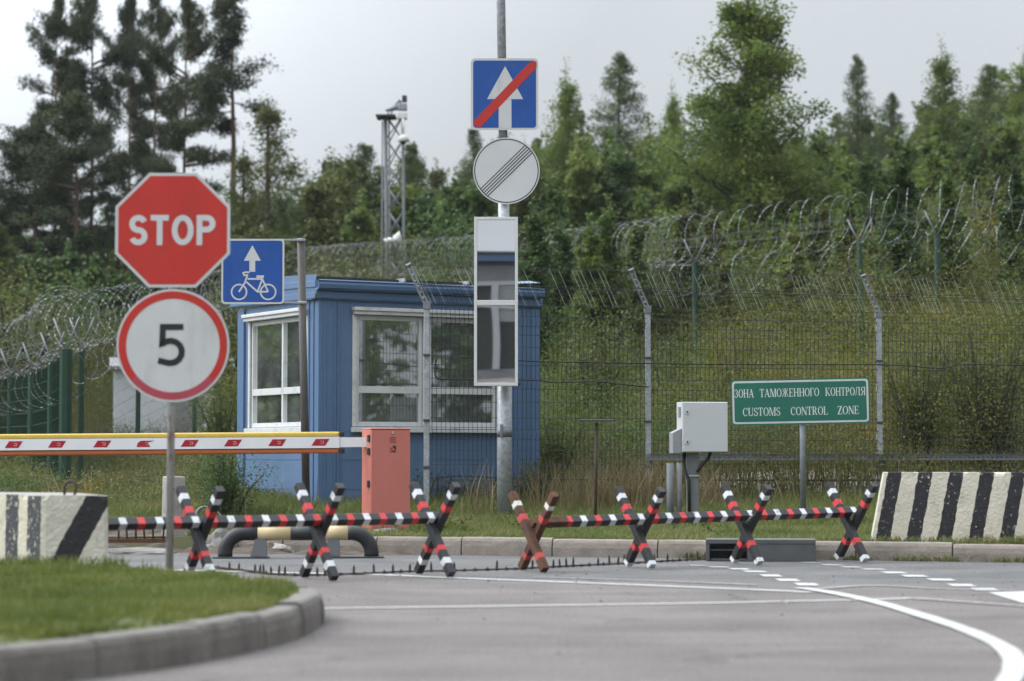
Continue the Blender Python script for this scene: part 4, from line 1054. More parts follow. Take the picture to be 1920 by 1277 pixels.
# steel drain box let into the kerb
Zd = 18.30
A, B = Vector((xat(1322, 18.35), 18.35, 0)), Vector((xat(1528, 18.25), 18.25, 0)); ang = math.atan2(B.y-A.y, B.x-A.x); wd = (B-A).length
t = thing('drain_box', 'dark grey steel kerb drain box with an open slot, behind the last two crosses', 'drain box', (A.x, A.y, 0), ang)
mb = MB(); h = .175
mb.box((0, 0, h-.035), (wd, .30, h)); mb.box((.33, .004, 0.002), (wd, .03, h-.0355)); mb.box((.0, .004, 0.002), (.03, .30, h-.0355)); mb.box((0.03, .28, .002), (.33, .30, h-.0355)); mb.box((.331, .031, .002), (.345, .28, h-.0355)); mb.box((0.031, .03, .002), (.329, .279, .02)); mb.box((.03, .02, .085), (.33, .035, .092))
mb.build('housing', M['drain_grey'], t, bevel=.005)

# ------------------------------------------------------------------ control cabinet and posts
Ze = 22.6; pe = FPX/Ze
cb = Vector((xat(1294, Ze), Ze, .15))
t = thing('control_cabinet', 'light grey control cabinet with two locks mounted on a square steel post', 'control cabinet', cb)
def lx(px): return (px-1303)/pe
def lz(py): return CAMZ + (857-py)/pe - cb.z
rotc = Matrix.Rotation(R(9), 4, 'Z')
mb = MB(); mb.box((lx(1276), -.25, lz(848)), (lx(1363), -.02, lz(755)), 0, rotc); enc = mb.build('enclosure', [M['cab_grey']], t, bevel=.005)
mb = MB(); mb.box((lx(1277), -.268, lz(847)), (lx(1362), -.252, lz(756)), 0, rotc); dr = mb.build('door', [M['cab_grey']], enc, bevel=.003)
for py in (773.5, 829):
    mb = MB(); mb.box((lx(1281.5), -.276, lz(py)-.018), (lx(1288.5), -.269, lz(py)+.018), 0, rotc); mb.box((lx(1283.7), -.279, lz(py)-.008), (lx(1286.3), -.2765, lz(py)+.008), 1, rotc); mb.build('lock', [M['cab_grey'], M['rubber']], dr)
mb = MB()
for k in range(6): mb.box((lx(1275.5)-.008, -.21, lz(782)+k*.017), (lx(1275.8), -.10, lz(782)+k*.017+.009), 0, rotc)
mb.build('vent', M['cab_mid'], enc)
mb = MB(); mb.add([rotc @ Vector(p) for p in ((lx(1259), -.24, lz(850)), (lx(1275.3), -.24, lz(850)), (lx(1275.3), -.08, lz(850)), (lx(1259), -.08, lz(850)), (lx(1259), -.24, lz(812)), (lx(1275.3), -.24, lz(804)), (lx(1275.3), -.08, lz(804)), (lx(1259), -.08, lz(812)))], [(0,3,2,1),(4,5,6,7),(0,1,5,4),(1,2,6,5),(2,3,7,6),(3,0,4,7)]); mb.build('hood', M['cab_mid'], enc, bevel=.003)
mb = MB(); mb.box((lx(1294.5), -.17, -.1), (lx(1316), -.06, lz(849.5))); mb.build('post', M['grey_tube'], t, bevel=.005)
mb = MB(); mb.tube([(lx(1290), -.14, lz(849)), (lx(1288), -.16, lz(868)), (lx(1291), -.19, lz(885)), (lx(1297), -.19, lz(900)), (lx(1298), -.185, lz(965))], .017, 8); mb.tube([(lx(1338), -.14, lz(849)), (lx(1334), -.16, lz(860)), (lx(1322), -.185, lz(870)), (lx(1313), -.19, lz(885))], .017, 8); mb.build('conduit', M['rubber'], t)
mb = MB(); mb.box((lx(1292), -.185, lz(893)), (lx(1317), -.055, lz(890.5))); mb.build('strap', M['wire_zinc'], t)
for px, r_, lab in ((1253, .036, 'thick grey pipe post nearest the wire fence post, left of the control cabinet'), (1270, .027, 'thinner grey pipe post standing close beside the control cabinet')):
    p = Vector((xat(px+3, Ze+.5), Ze+.5, .12)); mb = MB(); mb.tube([(0, 0, -.1), (0, 0, .65)], r_, 14)
    o = mb.build('pipe_post', M['grey_tube']); o.location = p; tag(o, lab, 'post', 'grey pipe posts')

# ------------------------------------------------------------------ customs sign
Zu = 22.9; pu = FPX/Zu
cb = Vector((xat(1505, Zu), Zu, .15))
t = thing('customs_sign', 'green bilingual customs control zone sign on a thin grey post before the wire fence', 'sign', cb, R(-6))
def lx(px): return (px-1505)/pu
def lz(py): return CAMZ + (857-py)/pu - cb.z
mb = MB(); mb.tube([(0, .04, -.1), (-.005, .04, lz(712))], .028, 14); mb.build('post', M['galv_dark'], t)
tl = R(-0.9)
mb = MB(); x0, x1, z0, z1 = lx(1375), lx(1634), lz(796), lz(710)
mb.prism(rounded(x0, z0, x1, z1, .03), -.002, .004, 0, 3); mb.prism(rounded(x0+.015, z0+.015, x1-.015, z1-.015, .03), -.0035, -.0021, 1); mb.flat(rounded(x0+.034, z0+.034, x1-.034, z1-.034, .022), -.0045, 0)
for s, a, b in (('ЗОНА', 1382.5, 1418.5), ('ТАМОЖЕННОГО', 1429.5, 1540), ('КОНТРОЛЯ', 1551.5, 1626)): serif_word(mb, s, lx(a), lx(b), lz(743.5), lz(728), -.0052, 2)
for s, a, b in (('CUSTOMS', 1397, 1467), ('CONTROL', 1486.5, 1555.5), ('ZONE', 1573.5, 1613)): serif_word(mb, s, lx(a), lx(b), lz(778.5), lz(763), -.0052, 2)
o = mb.build('panel', [M['sign_green'], M['white_sheet'], M['letter'], M['sign_back']], t); o.rotation_euler = (0, R(-1.0), 0)
for py in (735, 780):
    mb = MB(); mb.box((-.25, .0045, lz(py)), (.25, .02, lz(py-5))); mb.build('bracket', M['galv_dark'], t)

# rusty stake with a plate on top
Zt = 22.8; pt_ = FPX/Zt; cb = Vector((xat(1115, Zt), Zt, .14))
t = thing('rusty_stake', 'thin rusty steel stake with a flat tilted plate on top, before the fence', 'stake', cb)
mb = MB(); mb.tube([(0, 0, -.1), (.02, 0, CAMZ+(857-793)/pt_-cb.z)], .016, 8); mb.build('rod', M['rust_dark'], t)
mb = MB(); zt = CAMZ+(857-790)/pt_-cb.z; mb.box((-.16, -.05, 0), (.19, .09, .014), 0, Matrix.Translation((.01, 0, zt)) @ Matrix.Rotation(R(3), 4, 'X')); mb.build('plate', M['rust_dark'], t, bevel=.004)

# ------------------------------------------------------------------ wire mesh fence with angled tops
FP = [Vector((-.915, 24.6, 0)), Vector((1.50, 25.3, 0)), Vector((4.18, 26.1, 0)), Vector((6.75, 26.9, 0))]
ZB = 2.46; lean = Vector((-.19, -.14, .42))
t = thing('wire_fence', 'dark welded mesh fence on grey posts with angled tops, right of the booth', 'fence', (FP[0].x, FP[0].y, 0))
O = FP[0].copy()
for i, p in enumerate(FP):
    q = p - O; gz = ground_z(p.x, p.y)
    mb = MB(); mb.box((q.x-.03, q.y-.03, gz-.2), (q.x+.03, q.y+.03, ZB)); po = mb.build('post', M['galv'], t, bevel=.006)
    mb = MB(); mb.box((q.x-.04, q.y-.045, ZB-.045), (q.x+.04, q.y+.045, ZB+.035))
    mb.build('joint', M['galv_dark'], po, bevel=.004)
    for z in (ZB-.55, ZB-1.25, ZB-1.75):
        mb = MB(); mb.box((q.x-.036, q.y-.055, z), (q.x+.036, q.y+.04, z+.025)); mb.build('clamp', M['steel_dark'], po, bevel=.004)
    mb = MB(); b0 = Vector((q.x, q.y, ZB)); e = b0 + lean; d = lean.normalized(); w1 = d.cross(Vector((0, 1, 0))).normalized()*.024; w2 = d.cross(w1).normalized()*.012
    for s in (-1, 1):
        c1, c2 = b0 + w1*s*.8, e + w1*s*.8; mb.tube([c1, c2], .013, 6, 0, sm=False)
    for k in range(7): c = b0.lerp(e, (k+.3)/7); mb.tube([c-w1, c+w1], .012 if k % 2 else .008, 5, 0)
    mb.tube([e-w1*1.3, e+w1*1.3], .02, 8, 1); mb.build('arm', [M['galv'], M['galv_dark']], po)
folds = [.52, 1.07, 1.62, 2.30]
for p0, p1 in zip(FP, FP[1:]):
    mb = MB(); d = p1-p0; L = d.length; dn = d.normalized(); nn = Vector((dn.y, -dn.x, 0)); gz0, gz1 = ground_z(p0.x, p0.y), ground_z(p1.x, p1.y)
    top = ZB-.06; off = nn*.035; n = int(L/.05)
    for k in range(1, n):
        b = (p0-O) + dn*(L*k/n) + off; zb = gz0+(gz1-gz0)*k/n-.02; pts = [b + Vector((0, 0, zb))]
        for fz in folds: pts += [b+Vector((0, 0, fz-.055)), b+nn*.028+Vector((0, 0, fz)), b+Vector((0, 0, fz+.055))]
        mb.tube(pts + [b+Vector((0, 0, top+.03))], .0036, 3, 0, cap=False, sm=False)
    hz = [z for z in (.25, .75, .90, 1.25, 1.42, 1.82, 2.02, 2.15)] + [z+s for z in folds for s in (-.055, .055)]
    for z in hz: mb.tube([(p0-O)+off+dn*.03+Vector((0, 0, z)), (p1-O)+off-dn*.03+Vector((0, 0, z))], .0042, 3, 0, cap=False, sm=False)
    mb.build('mesh_panel', M['wire'], t)
    mb = MB(); rnd = random.Random(int(p0.x*100)); b00 = Vector((0, 0, ZB+.0)) + off
    for k in range(1, n):
        b = (p0-O) + dn*(L*k/n) + b00; mid = b + lean*.52; m_ = 1 if rnd.random() < .38 else 0
        j = dn*.012
        mb.tube([b+lean*.03, b+lean*.48], .0028, 3, m_, cap=False, sm=False); mb.tube([b+lean*.48-j*1.5, b+lean*.52+j*.2], .002, 3, m_, cap=False, sm=False); mb.tube([b+lean*.52+j*.2, b+lean*.98], .0028, 3, m_, cap=False, sm=False)
    for s in (.03, .36, .47, .53, .985): mb.tube([(p0-O)+b00+lean*s, (p1-O)+b00+lean*s], .0040, 3, 0, cap=False, sm=False)
    mb.build('angled_mesh', [M['wire'], M['wire_zinc']], t)

# cable tray and cables strung on the fence
t = thing('cable_tray', 'perforated galvanised cable tray running level along the wire fence', 'cable tray', (FP[1].x, FP[1].y, 0))
mb = MB(); dn = (FP[3]-FP[1]).normalized(); nn = Vector((dn.y, -dn.x, 0)); L = (FP[3]-FP[1]).length
Mt = Matrix((( dn.x, -nn.x, 0, 0), (dn.y, -nn.y, 0, 0), (0, 0, 1, 0), (0, 0, 0, 1)))
z0, z1 = .795, .86
mb.box((-.05, -.19, z1-.008), (L, -.183, z1), 0, Mt); mb.box((-.05, -.19, z0), (L, -.187, z0+.022), 0, Mt); mb.box((-.05, -.19, z1-.026), (L, -.187, z1-.0085), 0, Mt); mb.box((-.05, -.186, z0), (L, -.05, z0+.003), 0, Mt)
mb.box((-.05, -.205, z1+.0005), (L, -.05, z1+.006), 0, Mt)
k = 0
while k*.06 < L: mb.box((k*.06-.05, -.1895, z0+.0225), (k*.06-.05+.022, -.1875, z1-.0265), 0, Mt); k += 1
mb.build('tray', M['galv_dark'], t)
for s in (0, (FP[2]-FP[1]).length):
    mb = MB(); mb.add([Mt @ Vector(p) for p in ((s-.004, -.18, z0-.004), (s-.004, -.05, z0-.004), (s-.004, -.05, z0-.12), (s+.004, -.18, z0-.004), (s+.004, -.05, z0-.004), (s+.004, -.05, z0-.12))], [(0,1,2),(5,4,3),(0,3,4,1),(1,4,5,2),(2,5,3,0)]); mb.box((s-.02, -.18, z0-.012), (s+.02, -.04, z0-.0045), 0, Mt); mb.build('bracket', M['galv_dark'], t)
def cable(label, pts, r=.007):
    P = [Vector(p) for p in pts]; mb = MB(); mb.tube([p-P[0] for p in catmull(P, 6)], r, 6, 0); o = mb.build('cable', M['cable']); o.location = P[0]; return tag(o, label, 'cable', 'black cables on the wire fence')
def on_fence(px, py, front=.07):
    d = ray(px, py); d = d/d.y; a, b = FP[0], FP[2]; m_ = (b.y-a.y)/(b.x-a.x)
    Y = (a.y - m_*a.x)/(1 - m_*d.x); p = Vector((0, 0, CAMZ)) + d*Y; return p + Vector((.02, -front, 0))
cable('upper black cable sagging along the wire fence, level with the mirror', [on_fence(*q) for q in ((816, 672), (812, 690), (816, 709), (840, 712), (940, 712), (1005, 714), (1040, 718), (1110, 716), (1170, 722), (1213, 726))])
cable('long straight black cable along the wire fence above the customs sign', [on_fence(*q) for q in ((860, 670), (1000, 678), (1100, 680), (1215, 682), (1400, 684), (1600, 684), (1690, 686), (1760, 691), (1800, 684), (1930, 686))])
cable('lowest black cable along the wire fence, near the ground', [on_fence(*q) for q in ((819, 950), (818, 900), (822, 896), (870, 892), (950, 897), (1100, 899), (1215, 899), (1400, 901), (1640, 901), (1930, 903))])

# ------------------------------------------------------------------ razor wire fences
def coil(path, r, pitch, zoff, seed, rw=.0035, barb=True):
    """path: list of Vectors; returns arrays of a helix wire with barbs"""
    rnd = np.random.default_rng(seed); P = [Vector(p) for p in path]; L = [0.0]
    for a, b in zip(P, P[1:]): L.append(L[-1]+(b-a).length)
    mb = MB(); n_per = 22; tot = int(L[-1]/pitch*n_per); pts = []; i = 0
    rr, tl = 1.0, 0.0
    for k in range(tot+1):
        s = min(L[-1]-1e-4, k/n_per*pitch)
        while L[i+1] < s: i += 1
        d = (P[i+1]-P[i]).normalized(); p = P[i].lerp(P[i+1], (s-L[i])/(L[i+1]-L[i])); side = Vector((-d.y, d.x, 0)).normalized()
        if k % n_per == 0: rr, tl = rnd.uniform(.92, 1.06), rnd.uniform(-.07, .07)
        a = 2*math.pi*k/n_per
        zz = .5*pitch*math.sin(a)*(1 if (k//n_per) % 2 else .35)
        pts.append(p + Vector((0, 0, zoff)) + side*(r*rr*math.cos(a)) + Vector((0, 0, r*rr*math.sin(a))) + d*(zz + tl*math.cos(a)))
    mb.tube(pts, rw, 3, 0, cap=False, sm=False)
    if barb:
        for a, b in zip(pts, pts[1:]):
            d = (b-a).normalized()
            for q in (.25, .75):
                c = a.lerp(b, q); v = Vector(rnd.normal(size=3)); v = (v - d*v.dot(d)).normalized()*.013
                mb.add([c-d*.024, c+v, c+d*.024, c-v], [(0, 1, 2, 3)], 0)
    return mb
def razor_fence(name, label, path, posts, mesh_step, tall, r1, r2, side_sign, post_r=.05, vmat='green_post', thick=(), wr=.0028, pit=.29, rwire=.0032, rmat='razor', mmat='wire'):
    """path points are (x, y, top z)"""
    O = Vector((path[0][0], path[0][1], 0)); t = thing(name, label, 'fence', O)
    V = [Vector(p)-O for p in path]
    for k, p in enumerate(posts):
        q = Vector(p)-O; mb = MB(); pr = thick[k] if thick else post_r
        mb.tube([(q.x, q.y, q.z-tall-.2), (q.x, q.y, q.z)], pr, 8, 0, sm=False, twist=R(22.5)); po = mb.build('post', M[vmat], t)
        d = (V[-1]-V[0]).normalized()
        for s in (-1, 1):
            mb = MB(); mb.tube([(q.x, q.y, q.z-.02), (q.x+.19*s*1.0, q.y - .10*s, q.z+.42)], .013, 6); mb.build('arm', M['galv_dark'], po)
    mb = MB()
    for a, b in zip(V, V[1:]):
        n = max(1, int((Vector((b.x-a.x, b.y-a.y, 0))).length/mesh_step))
        for k in range(n+1):
            p = a.lerp(b, k/n); mb.tube([p-Vector((0, 0, tall+.05)), p-Vector((0, 0, .03))], wr, 3, 0, cap=False, sm=False)
        z = .05
        while z < tall: mb.tube([a-Vector((0, 0, z)), b-Vector((0, 0, z))], wr*1.25, 3, 0, cap=False, sm=False); z += .2
        for dz, dx in ((.28, .12), (.42, .19)):
            for s in (-1, 1): mb.tube([a+Vector((dx*s, -.5*dx*s, dz)), b+Vector((dx*s, -.5*dx*s, dz))], .004, 3, 0, cap=False, sm=False)
    mb.build('mesh', M[mmat], t)
    coil(V, r1, pit, r1*.92, 3, rwire).build('razor_coil', M[rmat], t)
    nn = [(v + Vector((0.1, -.32, 0))*side_sign) for v in V]
    coil(nn, r2, pit*2, -r2*.85, 5, rwire).build('razor_coil', M[rmat], t)
    return t
def rp(px, Z, pytop): p = at(px, pytop, Z); return (p.x, p.y, p.z)
rf = [rp(560, 72, 516), rp(700, 62, 514), rp(1100, 46, 507), rp(1303, 40.5, 492), rp(1612, 38.5, 457), rp(1757, 38, 441), rp(1900, 37.5, 428), rp(2100, 37, 408)]
razor_fence('razor_fence', 'green post fence topped with coiled razor wire climbing the bushy hillside', rf, [rp(1303, 40.5, 492), rp(1612, 38.5, 457), rp(1757, 38, 441), rp(985, 50.5, 509), rp(700, 62, 514)], .1, 2.0, .45, .33, 1, .055)
lf = [rp(-420, 62, 756), rp(-160, 47, 730), rp(20, 37, 702), rp(60, 35, 694), rp(98, 32.6, 678), rp(124, 30.2, 655)]
razor_fence('razor_fence', 'razor wire fence with thick dark green posts, running away to the left behind the boom', lf, [rp(63, 35, 694), rp(98, 32.6, 678), rp(124, 30.2, 655), rp(20, 37, 702)], .035, 2.05, .44, .34, 1, .07, 'green_dark', (.085, .065, .085, .05), .0028, .44, .0024, 'razor_dull', 'green_dark')
lf2 = [rp(124, 30.2, 655), rp(153, 31.5, 652), rp(260, 37, 618), rp(366, 43, 592), rp(470, 52, 560)]
razor_fence('razor_fence', 'thin green mesh fence with loose razor wire behind the round 5 sign', lf2, [rp(153, 31.5, 652), rp(260, 37, 618), rp(366, 43, 592)], .055, 2.1, .40, .26, 1, .042, wr=.002, pit=.75, rwire=.0020, rmat='razor_dull')

# ------------------------------------------------------------------ far objects: lattice mast, white shed, concrete post, rubble
Zm = 60.0; pm = FPX/Zm; cb = Vector((xat(728, Zm), Zm, ground_z(xat(728, Zm), Zm)))
t = thing('lattice_mast', 'zinc lattice mast with cameras and floodlights rising behind the booth', 'mast', cb)
def lx(px): return (px-728)/pm
def lz(py): return CAMZ + (857-py)/pm - cb.z
mb = MB(); l1 = [(lx(729), 0, -.2), (lx(721), 0, lz(215))]; l2 = [(lx(761), 0, -.2), (lx(753.5), 0, lz(215))]; l3 = [(lx(733), .45, -.2), (lx(726), .45, lz(215))]
mb.tube(l1, .052, 10); mb.tube(l2, .038, 10); mb.tube(l3, .024, 10)
for k in range(12):
    a, b = k/12, (k+1)/12
    for u, w in ((l1, l2), (l2, l3)):
        A0, A1 = Vector(u[0]).lerp(Vector(u[1]), a), Vector(w[0]).lerp(Vector(w[1]), b); mb.tube([A0, A1], .017, 5)
        A0, A1 = Vector(w[0]).lerp(Vector(w[1]), a), Vector(u[0]).lerp(Vector(u[1]), b); mb.tube([A0, A1], .017, 5)
mb.tube([(lx(716), -.05, 0), (lx(715.5), -.05, lz(225))], .02, 6)
mb.build('lattice', M['mast'], t)
mb = MB(); mb.box((lx(704), -.3, lz(217)), (lx(741), .5, lz(214))); mb.box((lx(706), -.3, lz(218.5)), (lx(712), .4, lz(217.1))); mb.build('platform', M['steel_dark'], t)
for a, b, c in (((722, 205), (752, 196), .11), ((728, 206), (750, 186), .07)):
    mb = MB(); mb.tube([(lx(a[0]), -.1, lz(a[1])), (lx(b[0]), -.1, lz(b[1]))], [c*.3, c], 10); mb.tube([(lx(a[0]+4), -.1, lz(214)), (lx(a[0]+6), -.1, lz(a[1]))], .02, 6); mb.build('floodlight', M['galv_dark'], t)
mb = MB(); mb.box((lx(744), -.2, lz(221)), (lx(762), .1, lz(209))); mb.box((lx(753), -.22, lz(189)), (lx(762), 0, lz(177)), 1); mb.box((lx(745), -.2, lz(204)), (lx(762), .1, lz(192)), 2); mb.build('camera_housing', [M['cam_white'], M['steel_dark'], M['galv']], t, bevel=.02)
mb = MB(); mb.tube([(lx(755), -.25, lz(222)), (lx(756), -.25, lz(252))], .03, 8); mb.tube([(lx(756.5), -.25, lz(253)), (lx(756.5), -.25, lz(265.5))], [.10, .165], 14); mb.tube([(lx(756.5), -.25, lz(265.5)), (lx(756.5), -.25, lz(271))], [.08, .04], 10, 1); mb.build('dome_camera', [M['cam_white'], M['rubber']], t)
mb = MB(); mb.tube([(lx(720), -.2, lz(452)), (lx(738), -.2, lz(450)), (lx(752), -.2, lz(447))], [.05, .09, .2], 12); mb.build('loudspeaker', M['cam_white'], t)

Zw = 52.0; pw = FPX/Zw; cb = Vector((xat(335, Zw), Zw, CAMZ+(857-812)/pw))
t = thing('white_shed', 'low white shed with a grey roof behind the green mesh fence', 'shed', cb, R(10))
W = 1.45; mb = MB(); mb.box((-W, 0, -.8), (W, 2.6, 1.42)); mb.build('wall', M['shed'], t)
mb = MB(); mb.add([(-W-.1, -.15, 1.43), (W+.1, -.15, 1.43), (W+.1, 2.7, 1.75), (-W-.1, 2.7, 1.75), (-W-.1, -.15, 1.50), (W+.1, -.15, 1.50), (W+.1, 2.7, 1.82), (-W-.1, 2.7, 1.82)], [(0,3,2,1),(4,5,6,7),(0,1,5,4),(1,2,6,5),(2,3,7,6),(3,0,4,7)]); mb.build('roof', M['shed_roof'], t)
mb = MB(); mb.box((.80, -.04, .62), (1.28, -.003, 1.18)); mb.box((.72, -.03, .58), (1.36, -.002, .615), 1); wdw = mb.build('window', [M['rubber'], M['upvc']], t)
mb = MB(); mb.box((-.10, -.045, -.5), (.55, -.003, 1.05)); mb.build('door', M['shed_roof'], t)

Zk = 20.6; pk = FPX/Zk; cb = Vector((xat(327, Zk), Zk, .04))
mb = MB(); hh = CAMZ+(857-893)/pk-cb.z; mb.box((-.085, -.06, -.1), (.085, .10, hh)); o = mb.build('concrete_post', M['concrete'], None, bevel=.012); o.location = cb; o.rotation_euler = (0, R(.6), R(25)); tag(o, 'short square concrete post directly behind the sign post under the boom', 'post')
cb = Vector((xat(372, 20.9), 20.9, .02)); mb = MB(); mb.tube([(.04, 0, -.05), (.0, 0, .22), (-.005, 0, .31), (.02, 0, .345), (.06, .01, .36), (.16, .02, .33), (.27, .02, .20), (.33, .02, .03)], [.02, .02, .018, .012, .010, .010, .010, .010], 8)
o = mb.build('bent_pipe', M['galv_dark']); o.location = cb; tag(o, 'thin bent pipe with a drooping cable beside the booth', 'pipe')
# concrete slab edge and bent rebar under the first beam
t = thing('rebar_frame', 'row of rusty rebar prongs on a bar, left behind the first banded beam', 'rebar', (xat(262, 20.0), 20.0, .0))
mb = MB(); mb.box((-.36, .0, .085), (.30, .02, .12)); rnd = random.Random(2)
for k in range(9): x = -.34+.078*k+rnd.uniform(-.012, .012); mb.tube([(x, .01, .11), (x+rnd.uniform(-.02, .01), .01, .27)], .009, 6)
mb.tube([(-.36, .01, .13), (.30, .01, .135)], .008, 6); mb.build('prongs', M['rust'], t)
def rock(label, px, Z, z, s, seed, flat=.6):
    bm = bmesh.new(); bmesh.ops.create_icosphere(bm, subdivisions=3, radius=1)
    for v in bm.verts:
        k = 1 + .35*mnoise.noise(v.co*1.3+Vector((seed, 0, 0))) + .15*mnoise.noise(v.co*3.7+Vector((0, seed, 0))); v.co *= k; v.co.x *= s[0]; v.co.y *= s[1]; v.co.z *= s[2]
    me = bpy.data.meshes.new('rubble_stone'); bm.to_mesh(me); bm.free(); me.materials.append(M['stone'] if seed % 2 else M['concrete'])
    o = link(bpy.data.objects.new('rubble_stone', me)); o.location = (xat(px, Z), Z, z); return tag(o, label, 'stone', 'broken rubble beside the road')
rock('largest broken grey boulder beside the black pipe elbow', 417, 20.0, .06, (.13, .10, .16), 1)
rock('low dark stone directly left of the largest boulder', 385, 19.95, .02, (.11, .09, .06), 2)
rock('flat broken slab between the sign post and the concrete block', 255, 19.75, .01, (.40, .14, .045), 3)
rock('pale broken lump under the middle of the pipe barrier', 520, 19.9, .01, (.17, .10, .07), 4)
rock('dark clod under the pipe barrier, right of the pale lump', 565, 20.0, .03, (.22, .10, .07), 5)
rock('low mossy stone under the barrier cabinet', 722, 20.85, .13, (.20, .10, .05), 7)
bm = bmesh.new(); bmesh.ops.create_grid(bm, x_segments=50, y_segments=24, size=1)
for v in bm.verts:
    x, y = v.co.x*1.9, v.co.y*1.2; e = max(0, 1-(v.co.x**2))*max(0, 1-v.co.y**2); v.co = Vector((x, y, -.03 + e*(.12+.16*mnoise.noise((x*1.5, y*1.5, 2))+.08*mnoise.noise((x*5, y*5, 2)))))
me = bpy.data.meshes.new('dirt_mound'); bm.to_mesh(me); bm.free(); me.materials.append(M['dirt']); o = link(bpy.data.objects.new('dirt_mound', me)); o.location = (xat(330, 21.9), 21.9, .05); tag(o, kind='structure')
bm = bmesh.new(); bmesh.ops.create_grid(bm, x_segments=70, y_segments=14, size=1)
for v in bm.verts:
    x, y = v.co.x*2.6, v.co.y*.55; e = max(0, 1-v.co.x**4)*max(0, 1-v.co.y**2); v.co = Vector((x, y, -.02 + e*(.09+.10*mnoise.noise((x*3, y*3, 7))+.05*mnoise.noise((x*9, y*9, 2)))))
me = bpy.data.meshes.new('broken_edge_dirt'); bm.to_mesh(me); bm.free(); me.materials.append(M['dirt']); o = link(bpy.data.objects.new('dirt_edge', me)); o.location = (xat(330, 20.3), 20.35, .0); o.rotation_euler = (0, 0, R(-14)); tag(o, kind='structure')

bm = bmesh.new(); bmesh.ops.create_grid(bm, x_segments=60, y_segments=16, size=1)
for v in bm.verts:
    x, y = v.co.x*1.75, v.co.y*.8; e = max(0, 1-v.co.x**4)*max(0, 1-v.co.y**2); wx, wy = xat(1475, 27.6)+x, 27.6+y
    v.co = Vector((wx, wy, ground_z(wx, wy)-.02+e*(.20+.06*mnoise.noise((x*2, y*2, 4))+.04*mnoise.noise((x*8, y*8, 4)))))
me = bpy.data.meshes.new('gravel_bank'); bm.to_mesh(me); bm.free(); me.materials.append(mat('pale_gravel', (0.15, 0.13, 0.12), .95, col2=(0.27, 0.235, 0.22), scale=14, bump=.9, bscale=40, detail=8)); o = link(bpy.data.objects.new('gravel_bank', me)); tag(o, kind='structure')

